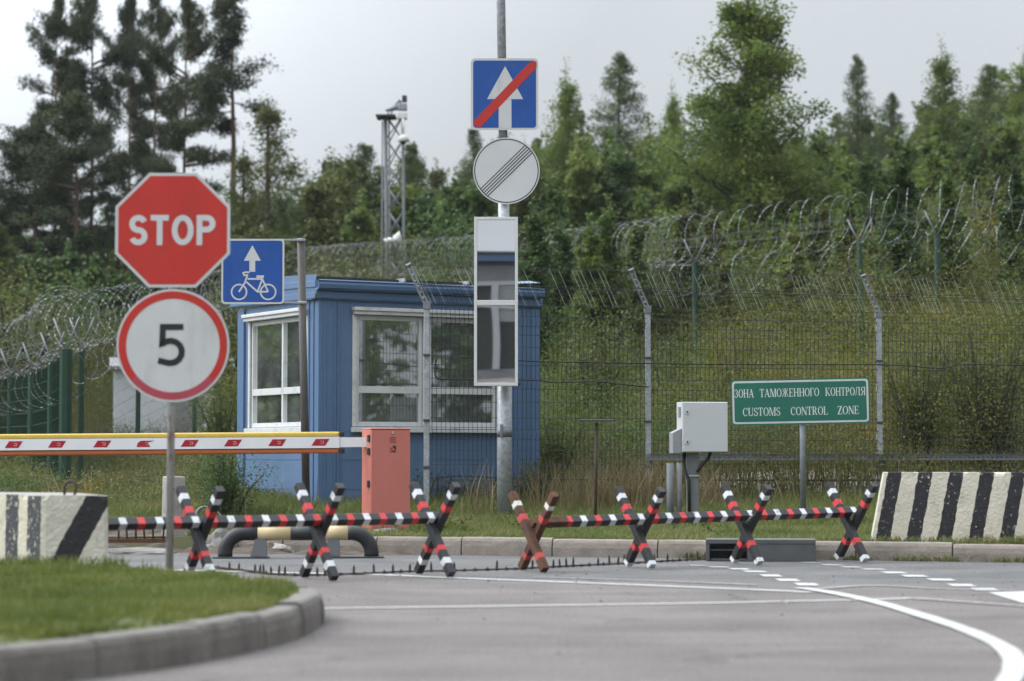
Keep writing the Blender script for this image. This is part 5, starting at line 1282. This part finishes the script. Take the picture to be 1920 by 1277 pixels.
# ------------------------------------------------------------------ vegetation
def leaf_quads(P, size, rng, aspect=.6, flat=0.0):
    n = len(P); nv = rng.normal(size=(n, 3)); nv[:, 2] += flat*np.sign(nv[:, 2]+1e-9); nv /= np.linalg.norm(nv, axis=1)[:, None]
    a = np.cross(nv, rng.normal(size=(n, 3))); a /= np.linalg.norm(a, axis=1)[:, None]; b = np.cross(nv, a)
    s = (size*rng.uniform(.6, 1.35, n))[:, None]; a *= s*.5; b *= s*.5*aspect
    Q = np.empty((n, 4, 3)); Q[:, 0] = P-a; Q[:, 1] = P-b*1.0; Q[:, 2] = P+a; Q[:, 3] = P+b*1.0
    return Q.reshape(-1, 3)
def tree_points(kind, rng, H, W, n, t0=.45):
    """returns leaf points and limb polylines"""
    pts, limbs = [], []
    def clump(c, s, k, fl=1.0):
        q = np.clip(rng.normal(size=(k, 3)), -1.7, 1.7)*s; q[:, 2] *= fl; pts.append(q + c)
    if kind in ('pine', 'mast_pine'):
        nb = 46 if kind == 'pine' else 30
        for i in range(nb):
            u = (i+rng.uniform(0, .9))/nb; t = t0+(1-t0)*u**.92
            if rng.random() < .08: continue
            prof = (.40+.60*math.sin(math.pi*min(1, .12+.8*u)))*(1.0 if u < .7 else 1-.8*(u-.7)/.3) if kind == 'pine' else (.26+.74*(1-u)**.9)
            L = W/2*prof*rng.uniform(.5, 1.25); az = rng.uniform(0, 2*math.pi); el = -.12+.75*u+rng.uniform(-.15, .15)
            d = np.array([math.cos(az)*math.cos(el), math.sin(az)*math.cos(el), math.sin(el)]); b = np.array([0, 0, t*H]); limbs.append((b, b+d*L*.95)); sd = np.array([-math.sin(az), math.cos(az), 0])
            m = max(4, int(n/nb/30*(.5+prof)))
            for k in range(m):
                s = rng.uniform(.25, 1.05)**.8; c = b+d*L*s+sd*rng.normal()*.22*L*s; c[2] += .05*rng.normal()
                clump(c, .085+.085*rng.random(), 30, .55)
        clump(np.array([0, 0, H*.985]), .13, 60, 1.6)
    elif kind == 'spruce':
        nb = 210
        for i in range(nb):
            t = .04+.95*(i/nb)**.80; L = W/2*((1-t)**.70+.015)*rng.uniform(.72, 1.12); az = rng.uniform(0, 2*math.pi); el = .55*t-.15+rng.uniform(-.1, .15)
            d = np.array([math.cos(az)*math.cos(el), math.sin(az)*math.cos(el), math.sin(el)]); b = np.array([0, 0, t*H])
            k = max(int(n/nb*.30), int(n/nb*(.45+1.1*(1-t)))); s = rng.uniform(.05, 1.05, k)**.7; q = b + d*L*s[:, None]; q += np.clip(rng.normal(size=(k, 3)), -1.6, 1.6)*np.array([.19, .19, .15])*(.40+.9*(1-t)); q[:, 2] -= .2*(s**2)*L*.5; pts.append(q)
            if i % 3 == 0: limbs.append((b, b+d*L*.8))
    else:
        nb = {'birch': 80, 'airy': 60, 'broad': 84}[kind]
        for i in range(nb):
            t = (.03 if kind != 'airy' else .22)+.93*(i/nb)**.95; t = min(.985, t)
            if kind == 'broad': prof = (1-.80*t**1.25)
            elif kind == 'birch': prof = (1-t)**.62*.95+.06
            else: prof = math.sin(math.pi*min(1, (.18+.82*t))**.9)**.75*(1-.45*t)+.05
            L = W/2*prof*rng.uniform(.5, 1.22); az = rng.uniform(0, 2*math.pi); el = .35+.55*t+rng.uniform(-.25, .25)
            d = np.array([math.cos(az)*math.cos(el), math.sin(az)*math.cos(el), math.sin(el)]); b = np.array([0, 0, t*H*.93]); limbs.append((b, b+d*L))
            k = 34; m = max(3, int(n/nb/k*(.5+1.0*(1-t))))
            for j in range(m):
                s = rng.uniform(.08, 1.0)**.75; clump(b+d*L*s+np.clip(rng.normal(size=3), -1.5, 1.5)*.17*(.5+(1-t)), (.13+.13*rng.random())*(.55+.6*(1-t)), k, .8)
        clump(np.array([0, 0, H*.955]), .10, 50, 2.6)
    return np.concatenate(pts), limbs
def make_tree(kind, seed, H, W, n, leaf, lm, bm_, t0=.45):
    rng = np.random.default_rng(seed); P, limbs = tree_points(kind, rng, H, W, n, t0)
    V = leaf_quads(P, leaf, rng, {'pine': .4, 'mast_pine': .4, 'spruce': .45}.get(kind, .75), .3)
    o = quad_mesh('crown', V, lm)
    mb = MB(); r = H*.0105 + .03
    w = [(.06*H/10*mnoise.noise((seed, k*.7, 0))*2, .06*H/10*mnoise.noise((0, k*.7, seed))*2) for k in range(7)]
    mb.tube([(w[k][0]*(k > 0), w[k][1]*(k > 0), H*.98*k/6 - (.4 if k == 0 else 0)) for k in range(7)], [r*(1.25-.19*k) if k < 6 else .02 for k in range(7)], 8)
    for a, b in limbs:
        m_ = (a+b)/2 + np.array([0, 0, -.03*np.linalg.norm(b-a)]); rl = max(.012, .018*np.linalg.norm(b-a))
        mb.tube([a, m_, b], [rl, rl*.7, .008], 4, 0, cap=False)
    tr = mb.build('trunk', bm_)
    return o, tr
protos = {}
spec = {'pine_a': ('pine', 11, 10, 3.2, 27000, .10, 'lv_pine', 'bark_pine'), 'pine_c': ('mast_pine', 19, 10, 2.6, 17000, .085, 'lv_pine', 'bark_pine'), 'pine_b': ('pine', 23, 10, 3.8, 37000, .10, 'lv_pine', 'bark_pine'),
        'spruce_a': ('spruce', 31, 10, 4.6, 34000, .085, 'lv_spruce', 'bark_brown'), 'spruce_b': ('spruce', 37, 10, 5.4, 42000, .085, 'lv_spruce', 'bark_brown'),
        'birch_a': ('birch', 41, 10, 4.6, 36000, .078, 'lv_birch', 'bark_birch'), 'birch_b': ('birch', 43, 10, 5.4, 40000, .078, 'lv_birch', 'bark_birch'),
        'alder': ('broad', 47, 10, 6.2, 80000, .08, 'lv_birch', 'bark_brown'), 'airy': ('airy', 53, 10, 4.6, 15000, .075, 'lv_olive', 'bark_brown'), 'dark': ('broad', 59, 10, 5.6, 22000, .08, 'lv_dark', 'bark_brown')}
for k, (kd, sd, H, W, n, lf_, lm, bk) in spec.items(): protos[k] = make_tree(kd, sd, H, W, n, lf_, M[lm], M[bk], {'pine_a': .50, 'pine_b': .42, 'pine_c': .70}.get(k, .45))
used = set()
def place_tree(key, label, px, top, Z, wide=1.0, rz=0.0, group=None, name='tree'):
    X = xat(px, Z); gz = ground_z(X, Z); zt = CAMZ + (857-top)/FPX*Z; h = max(1.0, zt-gz)
    t = thing(name, label, 'tree', (X, Z, gz-.05), rz, group)
    for src in protos[key]:
        if key in used:
            c = src.copy(); link(c)
        else: c = src
        c.parent = t
    used.add(key)
    s = h/10; t.scale = (s*wide, s*wide, s); return t
gp = 'tall pines on the left skyline'
for a in (('pine_a', 'tall pine with a gap in its crown, leftmost of the skyline pines', 100, -10, 84, .44, 1.0),
          ('pine_b', 'dense dark pine, the broadest of the skyline group', 168, -30, 86, .52, 2.0),
          ('pine_b', 'tall pine directly above the left edge of the STOP sign', 238, -12, 92, .42, .4),
          ('pine_a', 'slim pine rising above the middle of the STOP sign', 287, -25, 86, .40, 3.6),
          ('pine_b', 'pine with ragged lower branches just above the STOP sign right corner', 343, -8, 82, .50, 5.2),
          ('pine_c', 'lone pine with a long bare trunk, rightmost of the tall pines', 433, -22, 84, .80, 1.7),
          ('pine_b', 'low dark pine at the far left edge of the trees', 18, 268, 84, 1.15, 4.1),
          ('pine_a', 'short dark pine in front of the broad tall pine', 62, 215, 82, 1.0, .9),
          ('pine_b', 'short bushy pine left of the STOP sign at mid height', 140, 175, 80, .8, 2.9)):
    key, lab, px, top, Z, wd, rz = a; place_tree(key, lab, px, top, Z, wd, rz, gp, 'pine_tree')
for key, lab, px, top, Z, wd, rz, nm in (
    ('airy', 'thin-leaved airy tree standing right of the lone pine', 500, 165, 78, 1.35, 1.1, 'birch_tree'),
    ('airy', 'smaller sparse tree against the lone pine trunk', 455, 262, 76, 1.1, 3.0, 'birch_tree'),
    ('dark', 'dull olive tree filling in behind the cycle sign', 535, 318, 74, .8, 2.0, 'alder_tree'),
    ('birch_a', 'pale green birch left of the lattice mast', 622, 272, 78, .85, .5, 'birch_tree'),
    ('spruce_a', 'green conifer just left of the mast legs', 682, 262, 80, 1.05, 1.2, 'spruce_tree'),
    ('spruce_b', 'green conifer directly behind the mast', 768, 262, 82, 1.0, 2.2, 'spruce_tree'),
    ('birch_b', 'low leafy birch between the mast and the sign pole', 838, 318, 76, .8, .2, 'birch_tree'),
    ('spruce_a', 'narrow conifer just left of the round striped sign', 888, 232, 80, .82, 4.0, 'spruce_tree'),
    ('birch_a', 'leafy birch close behind the round striped sign', 985, 248, 74, .8, 5.0, 'birch_tree'),
    ('birch_a', 'dense pointed birch right of the crossed-arrow sign', 1062, 98, 74, .85, 2.6, 'birch_tree'),
    ('spruce_b', 'tall hazy conifer, second pointed top right of the crossed-arrow sign', 1163, 92, 96, 1.0, .8, 'spruce_tree'),
    ('birch_a', 'slender birch left of the biggest birch', 1262, 132, 76, .62, 3.3, 'birch_tree'),
    ('alder', 'biggest bright green birch, reaching out of the top of the photo', 1405, -60, 60, 1.22, 1.4, 'birch_tree'),
    ('birch_b', 'leafy birch low against the right flank of the biggest birch', 1500, 205, 66, .66, .3, 'birch_tree'),
    ('spruce_a', 'pale narrow conifer above the customs sign', 1612, 95, 92, .85, 2.1, 'spruce_tree'),
    ('spruce_b', 'shorter pale conifer right of the narrow one', 1676, 168, 94, .85, 1.0, 'spruce_tree'),
    ('birch_a', 'pointed dark birch with a thin leader near the right edge', 1772, 55, 70, .95, 4.4, 'birch_tree'),
    ('spruce_a', 'dark conifer between the pointed birch and the right edge', 1862, 112, 78, 1.2, .6, 'spruce_tree'),
    ('birch_b', 'dark leafy tree cut off by the right edge of the photo', 1925, 78, 76, 1.1, 2.4, 'birch_tree')):
    place_tree(key, lab, px, top, Z, wd, rz, 'trees on the hillside', nm)

# far wood behind them: reads as one mass
def sky_line(px):
    pts = [(-900, 360), (0, 360), (120, 365), (300, 385), (440, 350), (540, 295), (620, 268), (700, 262), (800, 275), (860, 280), (960, 235), (1060, 195), (1200, 190), (1300, 200), (1500, 215), (1600, 195), (1700, 185), (1800, 150), (1900, 115), (2800, 105)]
    for (a, b), (c, d) in zip(pts, pts[1:]):
        if a <= px <= c: return b + (d-b)*(px-a)/(c-a)
    return 300
rng = np.random.default_rng(77); Vs, Mi = [], []
lmap = {'spruce': 0, 'birch': 1, 'broad': 2, 'airy': 3}
bank = []
for kd, W, n in (('spruce', 5.0, 6500), ('birch', 5.0, 6500), ('broad', 5.8, 7500), ('birch', 5.4, 6500), ('broad', 5.6, 7500), ('airy', 5.0, 5000)):
    P, _ = tree_points(kd, rng, 10, W, n); bank.append((kd, P))
def far_tree(px, top, Z, wide, wi=None):
    kd, P = bank[rng.integers(len(bank))] if wi is None else bank[wi]
    X = xat(px, Z); gz = ground_z(X, Z); h = max(1.5, CAMZ+(857-top)/FPX*Z-gz); s = h/10; a = rng.uniform(0, 6.28)
    Q = P.copy(); Q[:, 0], Q[:, 1] = P[:, 0]*math.cos(a)-P[:, 1]*math.sin(a), P[:, 0]*math.sin(a)+P[:, 1]*math.cos(a)
    Q *= np.array([s*wide, s*wide, s]); Q += np.array([X, Z, gz]); V = leaf_quads(Q, .15, rng, .75, .3); Vs.append(V)
    m_ = lmap[kd]
    if px < 480: m_ = 2 if rng.random() < .7 else 3
    elif rng.random() < .25: m_ = rng.integers(0, 4)
    Mi.append(np.full(len(Q), m_))
for i in range(205):
    px = -900 + 3700*(i+rng.uniform(0, 1))/205; Z = rng.uniform(84, 118); far_tree(px, sky_line(px)+rng.uniform(0, 85)**1.0, Z, rng.uniform(.95, 1.4))
for i in range(90):
    px = -350 + 2700*(i+rng.uniform(0, 1))/90; Z = rng.uniform(68, 80); far_tree(px, sky_line(px)+rng.uniform(30, 130), Z, rng.uniform(1.1, 1.6))
bank_far = bank; bank = []
for kd, W, n in (('birch', 4.6, 15000), ('broad', 5.0, 16000), ('birch', 4.2, 14000), ('airy', 4.4, 10000)):
    P, _ = tree_points(kd, rng, 10, W, n); bank.append((kd, P))
for i in range(64):
    px = (1000 + 1060*(i+rng.uniform(0, 1))/64); Z = rng.uniform(40.5, 58); k0 = len(Vs); far_tree(px, rng.uniform(320, 520)-(70 if px > 1500 else 0), Z, rng.uniform(.75, 1.2), int(rng.integers(0, 4)))
    Q = Vs[k0].reshape(-1, 4, 3); c = Q.mean(1, keepdims=True); Vs[k0] = (c+(Q-c)*.46).reshape(-1, 3)
bank = bank_far
o = quad_mesh('far_woods', np.concatenate(Vs), [M['lv_spruce'], M['lv_birch'], M['lv_dark'], M['lv_olive']], midx=np.concatenate(Mi)); tag(o, 'mixed green wood massed along the skyline behind the single trees', 'woods', kind='stuff')
# wood beyond the right edge (mirrored in the booth's panes)
for nm, lab, rows in (('side_woods', 'row of leafy trees beyond the right edge, mirrored in the booth window', [(rng.uniform(22, 34), -16+48*i/44) for i in range(45)]),
                      ('west_woods', 'row of leafy trees beyond the left edge, mirrored in the booth side window', [(rng.uniform(-38, -20), 26+26*i/34) for i in range(35)])):
    Vs, Mi = [], []
    for X, Y in rows:
        if abs(X)/Y < .27 and Y > 0: continue
        kd, P = bank[rng.integers(len(bank)-1)]; s = rng.uniform(.35, .85); Q = P*np.array([s*1.3, s*1.3, s])+np.array([X, Y, ground_z(X, Y)-.1]); Vs.append(leaf_quads(Q, .2, rng, .75, .3)); Mi.append(np.full(len(Q), rng.integers(1, 4)))
    o = quad_mesh(nm, np.concatenate(Vs), [M['lv_spruce'], M['lv_birch'], M['lv_dark'], M['lv_olive']], midx=np.concatenate(Mi)); tag(o, lab, 'woods', kind='stuff')

# shrubs
def shrub(kind, seed, H, W, n, leaf, lm):
    rng = np.random.default_rng(seed); pts, mb = [], MB(); ns = 16
    for i in range(ns):
        az = rng.uniform(0, 6.28); sp_ = W/2*rng.uniform(.1, .75); h = H*rng.uniform(.55, 1.0)
        tip = np.array([math.cos(az)*sp_, math.sin(az)*sp_, h]); base = tip*np.array([.12, .12, 0]); mid = base*.5+tip*.5+np.array([0, 0, .12*h])
        mb.tube([base-np.array([0, 0, .15]), mid, tip], [.014, .010, .004], 4, 0, cap=False)
        for k in range(int(n/ns/14)):
            t = rng.uniform(.12, 1.05); c = (1-t)**2*base+2*t*(1-t)*mid+t*t*tip; q = rng.normal(size=(14, 3))*.13*W/2; q[:, 2] *= .8; pts.append(q+c+rng.normal(size=3)*.06*W)
    P = np.concatenate(pts); P = P[P[:, 2] > .02]
    return quad_mesh('foliage', leaf_quads(P, leaf, rng, .55, .2), lm), mb.build('stem', M['bark_brown'])
sh = {'green': shrub('s', 3, 1, 1.1, 7000, .030, M['lv_bush']), 'olive': shrub('s', 5, 1, 1.2, 7000, .028, M['lv_olive']), 'autumn': shrub('s', 8, 1, 1.0, 5500, .028, M['lv_autumn']), 'dark': shrub('s', 9, 1, 1.2, 7500, .030, M['lv_dark'])}
sused = set()
def place_shrub(key, label, px, Z, h, wide=1.0, rz=0.0):
    X = xat(px, Z); t = thing('shrub', label, 'shrub', (X, Z, ground_z(X, Z)-.03), rz, 'wild shrubs on the slope')
    for src in sh[key]:
        c = src
        if key in sused: c = src.copy(); link(c)
        c.parent = t
    sused.add(key); t.scale = (h*wide, h*wide, h)
for i, a in enumerate((('green', 'large green shrub behind the wire fence at the right edge', 1850, 28.6, 1.9, .9), ('green', 'leafy green shrub just right of the angled fence post by the customs sign', 1722, 28.0, 1.75, .8),
          ('autumn', 'orange-tinted shrub between the two right green razor fence posts', 1665, 42.5, 2.3, 1.0), ('autumn', 'yellow shrub under the razor wire at the right edge', 1890, 42, 2.6, 1.0),
          ('autumn', 'rusty yellow shrub low behind the customs sign left end', 1385, 33, 1.7, .8), ('green', 'green shrub directly behind the control cabinet', 1335, 43, 2.4, 1.0),
          ('dark', 'dark shrub on the slope above the customs sign', 1475, 43, 2.2, 1.0), ('olive', 'olive shrub behind the fence over the rusty stake', 1110, 34, 1.9, 1.0),
          ('green', 'green shrub at the right rear corner of the booth', 1045, 27.6, .9, 1.0), ('olive', 'big olive shrub between the mirror and the second fence post', 1120, 47, 3.4, 1.0),
          ('green', 'bright shrub behind the razor wire above the second fence post', 1230, 46, 3.4, .9), ('dark', 'dark shrub behind the razor wire left of the mirror', 850, 56, 4.0, .9),
          ('green', 'bright green shrub in front of the white shed', 418, 40, 1.5, .9), ('dark', 'low dark shrub left of the booth behind the bent pipe', 425, 24.0, .8, 1.2),
          ('olive', 'olive shrub behind the thick green posts at the left edge', 30, 44, 3.2, 1.1), ('dark', 'dark bush behind the fence just left of the STOP sign foot', 100, 64, 4.0, 1.1),
          ('olive', 'wide olive bush behind the booth roof', 640, 60, 4.6, 1.2), ('dark', 'dark leafy shrub right of the customs sign, uphill', 1560, 44, 2.4, 1.0),
          ('olive', 'olive shrub far up the slope at the right edge', 1800, 50, 3.2, 1.0), ('green', 'young green shrub rooted at the booth foot beside the sign pole', 1010, 25.2, .55, .9),
          ('olive', 'olive shrub behind the green fence post beside the cycle sign', 470, 47, 3.0, 1.1), ('green', 'leafy shrub below the razor wire over the control cabinet', 1255, 36, 1.5, 1.0))):
    place_shrub(*a, rz=i*1.7)

# scrub: the tangle of bushes nobody could count between and behind the single shrubs
rng = np.random.default_rng(31); Vs, Mi = [], []
def scrub_bush(X, Y, h, w, mi, n, leaf):
    k = max(4, int(n/22)); pts = []
    for i in range(k):
        a, r = rng.uniform(0, 6.28), w/2*math.sqrt(rng.uniform(0, 1)); z = h*rng.uniform(.06, 1.0)*(1-.45*(2*r/w)**2)
        pts.append(np.clip(rng.normal(size=(22, 3)), -1.7, 1.7)*np.array([.16, .16, .13])*(.5+.25*h)+np.array([r*math.cos(a), r*math.sin(a), z]))
    P = np.concatenate(pts); P = P[P[:, 2] > .0]+np.array([X, Y, ground_z(X, Y)-.05]); Vs.append(leaf_quads(P, leaf, rng, .55, .2)); Mi.append(np.full(len(P), mi))
def scrub_kind(px, Z):
    """bushes of a kind grow in patches"""
    X = xat(px, Z); a = mnoise.noise((X*.55, Z*.30, 21))+rng.normal()*.10; b = mnoise.noise((X*.50, Z*.28, 47))+rng.normal()*.10
    if a > (.10 if px > 1300 else .22): return 3
    if b > .12: return 2
    return 0 if b < -.10 else 1
for i in range(190):
    px, Z = rng.uniform(-120, 2050), rng.uniform(42, 68)
    if px < 520 and Z < 56: continue
    h = rng.uniform(1.4, 3.6)*(1.0 if px > 900 else 1.1); scrub_bush(xat(px, Z), Z, h, h*rng.uniform(.9, 1.5), scrub_kind(px, Z), 3400, .052)
for i in range(120):
    px, Z = rng.uniform(1010, 2000), rng.uniform(27.5, 42)
    h = rng.uniform(.6, 1.7)*(1.3 if px > 1500 else 1.1 if px > 1250 else 1.0)*(1 + .02*(Z-27)); scrub_bush(xat(px, Z), Z, h, h*rng.uniform(1.0, 1.6), scrub_kind(px, Z), 2600, .034)
for i in range(26):
    px, Z = rng.uniform(-40, 440), rng.uniform(24.5, 40)
    h = rng.uniform(.2, .55); scrub_bush(xat(px, Z), Z, h, h*rng.uniform(1.2, 2.2), scrub_kind(px, Z), 800, .034)
tag(quad_mesh('scrub_undergrowth', np.concatenate(Vs), [M['lv_bush'], M['lv_olive'], M['lv_dark'], M['lv_autumn']], midx=np.concatenate(Mi)), 'tangled scrub of green, olive and yellowing bushes covering the slope', 'scrub', kind='stuff')

# grasses and weeds
def blades(P, h, rng, w=.006, lean=.35):
    n = len(P); az = rng.uniform(0, 6.28, n); d = np.stack([np.cos(az), np.sin(az), np.zeros(n)], 1); az2 = rng.uniform(0, 6.28, n); s = np.stack([np.cos(az2), np.sin(az2), np.zeros(n)], 1)
    hh = h*rng.uniform(.55, 1.25, n); l = (lean*hh*rng.uniform(.2, 1.4, n))[:, None]; ww = (w*rng.uniform(.7, 1.3, n))[:, None]; up = np.zeros((n, 3)); up[:, 2] = hh
    Q = np.empty((n, 2, 4, 3)); m0 = P + up*.55 + d*l*.35; m1 = P + up + d*l
    Q[:, 0, 0] = P-s*ww; Q[:, 0, 1] = P+s*ww; Q[:, 0, 2] = m0+s*ww*.8; Q[:, 0, 3] = m0-s*ww*.8
    Q[:, 1, 0] = m0-s*ww*.8; Q[:, 1, 1] = m0+s*ww*.8; Q[:, 1, 2] = m1+s*ww*.12; Q[:, 1, 3] = m1-s*ww*.12
    return Q.reshape(-1, 3)
gz_v = np.vectorize(ground_z); lz_v = np.vectorize(lawn_z)
rng = np.random.default_rng(9)
X, Y = rng.uniform(-4.6, -.7, 260000), rng.uniform(7.4, 16.5, 260000)
vis = inside(ring_pts, X, Y) & (np.abs(X)/Y < .30); X, Y = X[vis], Y[vis]; X, Y = X[:75000], Y[:75000]
nz1 = np.array([mnoise.noise((x*1.6, y*1.6, 3)) + .6*mnoise.noise((x*4.5, y*4.5, 7)) for x, y in zip(X, Y)]); keep = rng.random(len(X)) < np.clip(.75+1.3*nz1, .12, 1); X, Y, nz1 = X[keep], Y[keep], nz1[keep]; hgt = .036 + .024*nz1
V1 = blades(np.stack([X, Y, lz_v(X, Y)-.004], 1), np.maximum(.016, hgt), rng, .0045, .7)
k = np.concatenate([rng.integers(0, len(X), 1500), np.nonzero((np.abs(Y-13.95) < .28) & (X < -2.3))[0][:1500]]); V2 = blades(np.stack([X[k], Y[k], lz_v(X[k], Y[k])], 1), np.full(len(k), .075), rng, .004, .5)
tag(quad_mesh('lawn_grass', np.concatenate([V1, V2]), M['blade']), 'short mown grass covering the kerbed island', 'grass', kind='stuff')
X = rng.uniform(-5, 6.5, 90000); v = rng.uniform(.16, 7.5, 90000)**1.0; Y = kerb_y(X)+v; ok = np.abs(X)/Y < .27; X, Y, v = X[ok], Y[ok], v[ok]; ok = (X > -2.9) | (v > 1.5); X, Y, v = X[ok], Y[ok], v[ok]
hh = np.array([.055+.05*max(0, mnoise.noise((x*1.1, y*1.1, 8))) + .10*smooth01((q-2.5)/2.5) for x, y, q in zip(X, Y, v)])
V1 = blades(np.stack([X, Y, gz_v(X, Y)-.01], 1), hh, rng, .006, .7)
# ragged edge over the kerbs and small weeds at the kerb foot
xk = rng.uniform(-2.7, 5.5, 2600); V2 = blades(np.stack([xk, kerb_y(xk)+rng.uniform(.12, .2, 2600), np.full(2600, .12)], 1), np.full(2600, .07), rng, .005, 1.0)
cl = np.concatenate([rng.normal(c, .09, 60) for c in (1.55, 2.75, 3.2, 3.45, 3.9, 4.4)]); V3 = blades(np.stack([cl, kerb_y(cl)-.035+rng.uniform(-.02, .02, len(cl)), np.zeros(len(cl))], 1), np.full(len(cl), .055), rng, .005, 1.0)
tag(quad_mesh('verge_grass', np.concatenate([V1, V2, V3]), M['blade_verge']), 'rough grass growing on the verge behind the far kerb', 'grass', kind='stuff')
# dry stalks
xs_, ys_ = [], []
for px, Z, n, sd in ((905, 23.9, 60, .16), (1060, 24.3, 180, .35), (1140, 24.6, 300, .35), (1215, 24.8, 330, .3), (1290, 24.9, 200, .35), (1400, 27.5, 260, .8), (1560, 28, 260, .8), (1250, 29, 500, 1.4), (1750, 29, 400, 1.2), (1050, 28, 300, .8), (1480, 32, 700, 1.6), (1650, 34, 600, 2.0), (1300, 36, 700, 2.0), (1120, 38, 500, 1.6), (1850, 33, 500, 1.5), (230, 26, 60, 1.2), (400, 25, 30, .6)):
    xs_.append(rng.normal(xat(px, Z), sd, n)); ys_.append(rng.normal(Z, .35 if Z < 26 else 1.6, n))
X, Y = np.concatenate(xs_), np.concatenate(ys_)
ang_b = R(30); cx_, cy_ = xat(598, 24.8), 24.8; lx_, ly_ = (X-cx_)*math.cos(ang_b)+(Y-cy_)*math.sin(ang_b), -(X-cx_)*math.sin(ang_b)+(Y-cy_)*math.cos(ang_b)
ok = ~((lx_ > -.1) & (lx_ < 2.85) & (ly_ > -.1) & (ly_ < 2.3)); X, Y = X[ok], Y[ok]
tag(quad_mesh('dry_grass', blades(np.stack([X, Y, gz_v(X, Y)-.02], 1), np.full(len(X), .52), rng, .0055, .45), M['straw']), 'straw coloured tall dry grass around the fence foot', 'grass', kind='stuff')
# undergrowth on the slope: leafy weeds and tall grass
X = rng.uniform(-22, 26, 60000); Y = 25.2+45*rng.uniform(0, 1, 60000)**1.5; lx_, ly_ = (X-cx_)*math.cos(ang_b)+(Y-cy_)*math.sin(ang_b), -(X-cx_)*math.sin(ang_b)+(Y-cy_)*math.cos(ang_b)
ok = (np.abs(X)/Y < .30) & ~((lx_ > -.15) & (lx_ < 2.9) & (ly_ > -.15) & (ly_ < 2.35)); X, Y = X[ok], Y[ok]; den = np.array([mnoise.noise((x*.4, y*.4, 11)) for x, y in zip(X, Y)])
gz_ = gz_v(X, Y); hgt = (.30 + .75*np.maximum(0, den+.15) + .012*(Y-25))*np.where(X < -2.2, .55, 1.0)
Vu = []
for rep in range(11):
    q = np.stack([X, Y, gz_], 1) + rng.normal(size=(len(X), 3))*np.array([.10, .10, 0]); q[:, 2] += hgt*rng.uniform(0, 1, len(X)); Vu.append(leaf_quads(q, .040, rng, .5, .2))
Vu.append(blades(np.stack([X, Y, gz_-.03], 1), hgt*1.0, rng, .007, .5))
tag(quad_mesh('undergrowth', np.concatenate(Vu), M['weeds']), 'tangle of weeds and low leaves covering the slope', 'undergrowth', kind='stuff')
# broad leaves at the block foot and verge
X = np.concatenate([rng.normal(c, .12, 70) for c in (-.85, -.55, .2, 1.7, 3.2)]); Y = kerb_y(X)+rng.uniform(.4, 2.2, len(X)); q = np.stack([X, Y, gz_v(X, Y)+rng.uniform(.02, .14, len(X))], 1)
tag(quad_mesh('verge_weeds', leaf_quads(q, .06, rng, .6, .6), M['lv_bush']), 'broad leaved weeds dotted through the verge grass', 'weeds', kind='stuff')
# grit on the road
n = 420; X = rng.uniform(-4, 5, n); Y = np.where(rng.random(n) < .7, rng.uniform(13, 18, n), rng.uniform(8, 14, n)); ok = (Y < kerb_y(X)-.1) & ~inside([(p.x, p.y) for p in isl_path], X, Y); X, Y = X[ok], Y[ok]
mb = MB()
for x, y in zip(X, Y):
    s = rng.uniform(.003, .010); p = [Vector((x, y, 0))+Vector(rng.normal(size=3))*s*.3+Vector(c)*s for c in ((-1, -1, 0), (1, -1, 0), (1, 1, 0), (-1, 1, 0), (0, 0, 1.1))]; mb.add(p, [(0, 1, 4), (1, 2, 4), (2, 3, 4), (3, 0, 4)])
tag(mb.build('road_grit', M['stone']), 'small stones and grit scattered over the asphalt', 'gravel', kind='stuff')

# ------------------------------------------------------------------ haze: thin damp air over the whole place
hm = bpy.data.materials.new('damp_air'); hm.use_nodes = True
hn, hl = nodes_of(hm); hn.remove(hn['Principled BSDF'])
hv_ = hn.new('ShaderNodeVolumePrincipled'); hv_.inputs['Color'].default_value = (0.86, 0.90, 0.93, 1); hv_.inputs['Density'].default_value = 0.00020; hv_.inputs['Anisotropy'].default_value = 0.0
hl.new(hv_.outputs[0], hn['Material Output'].inputs['Volume'])
mb = MB(); mb.box((-1000, -1000, -1.2), (1000, 1400, 26)); o = mb.build('haze', hm); tag(o, 'thin pale haze filling the air', 'haze', kind='stuff')
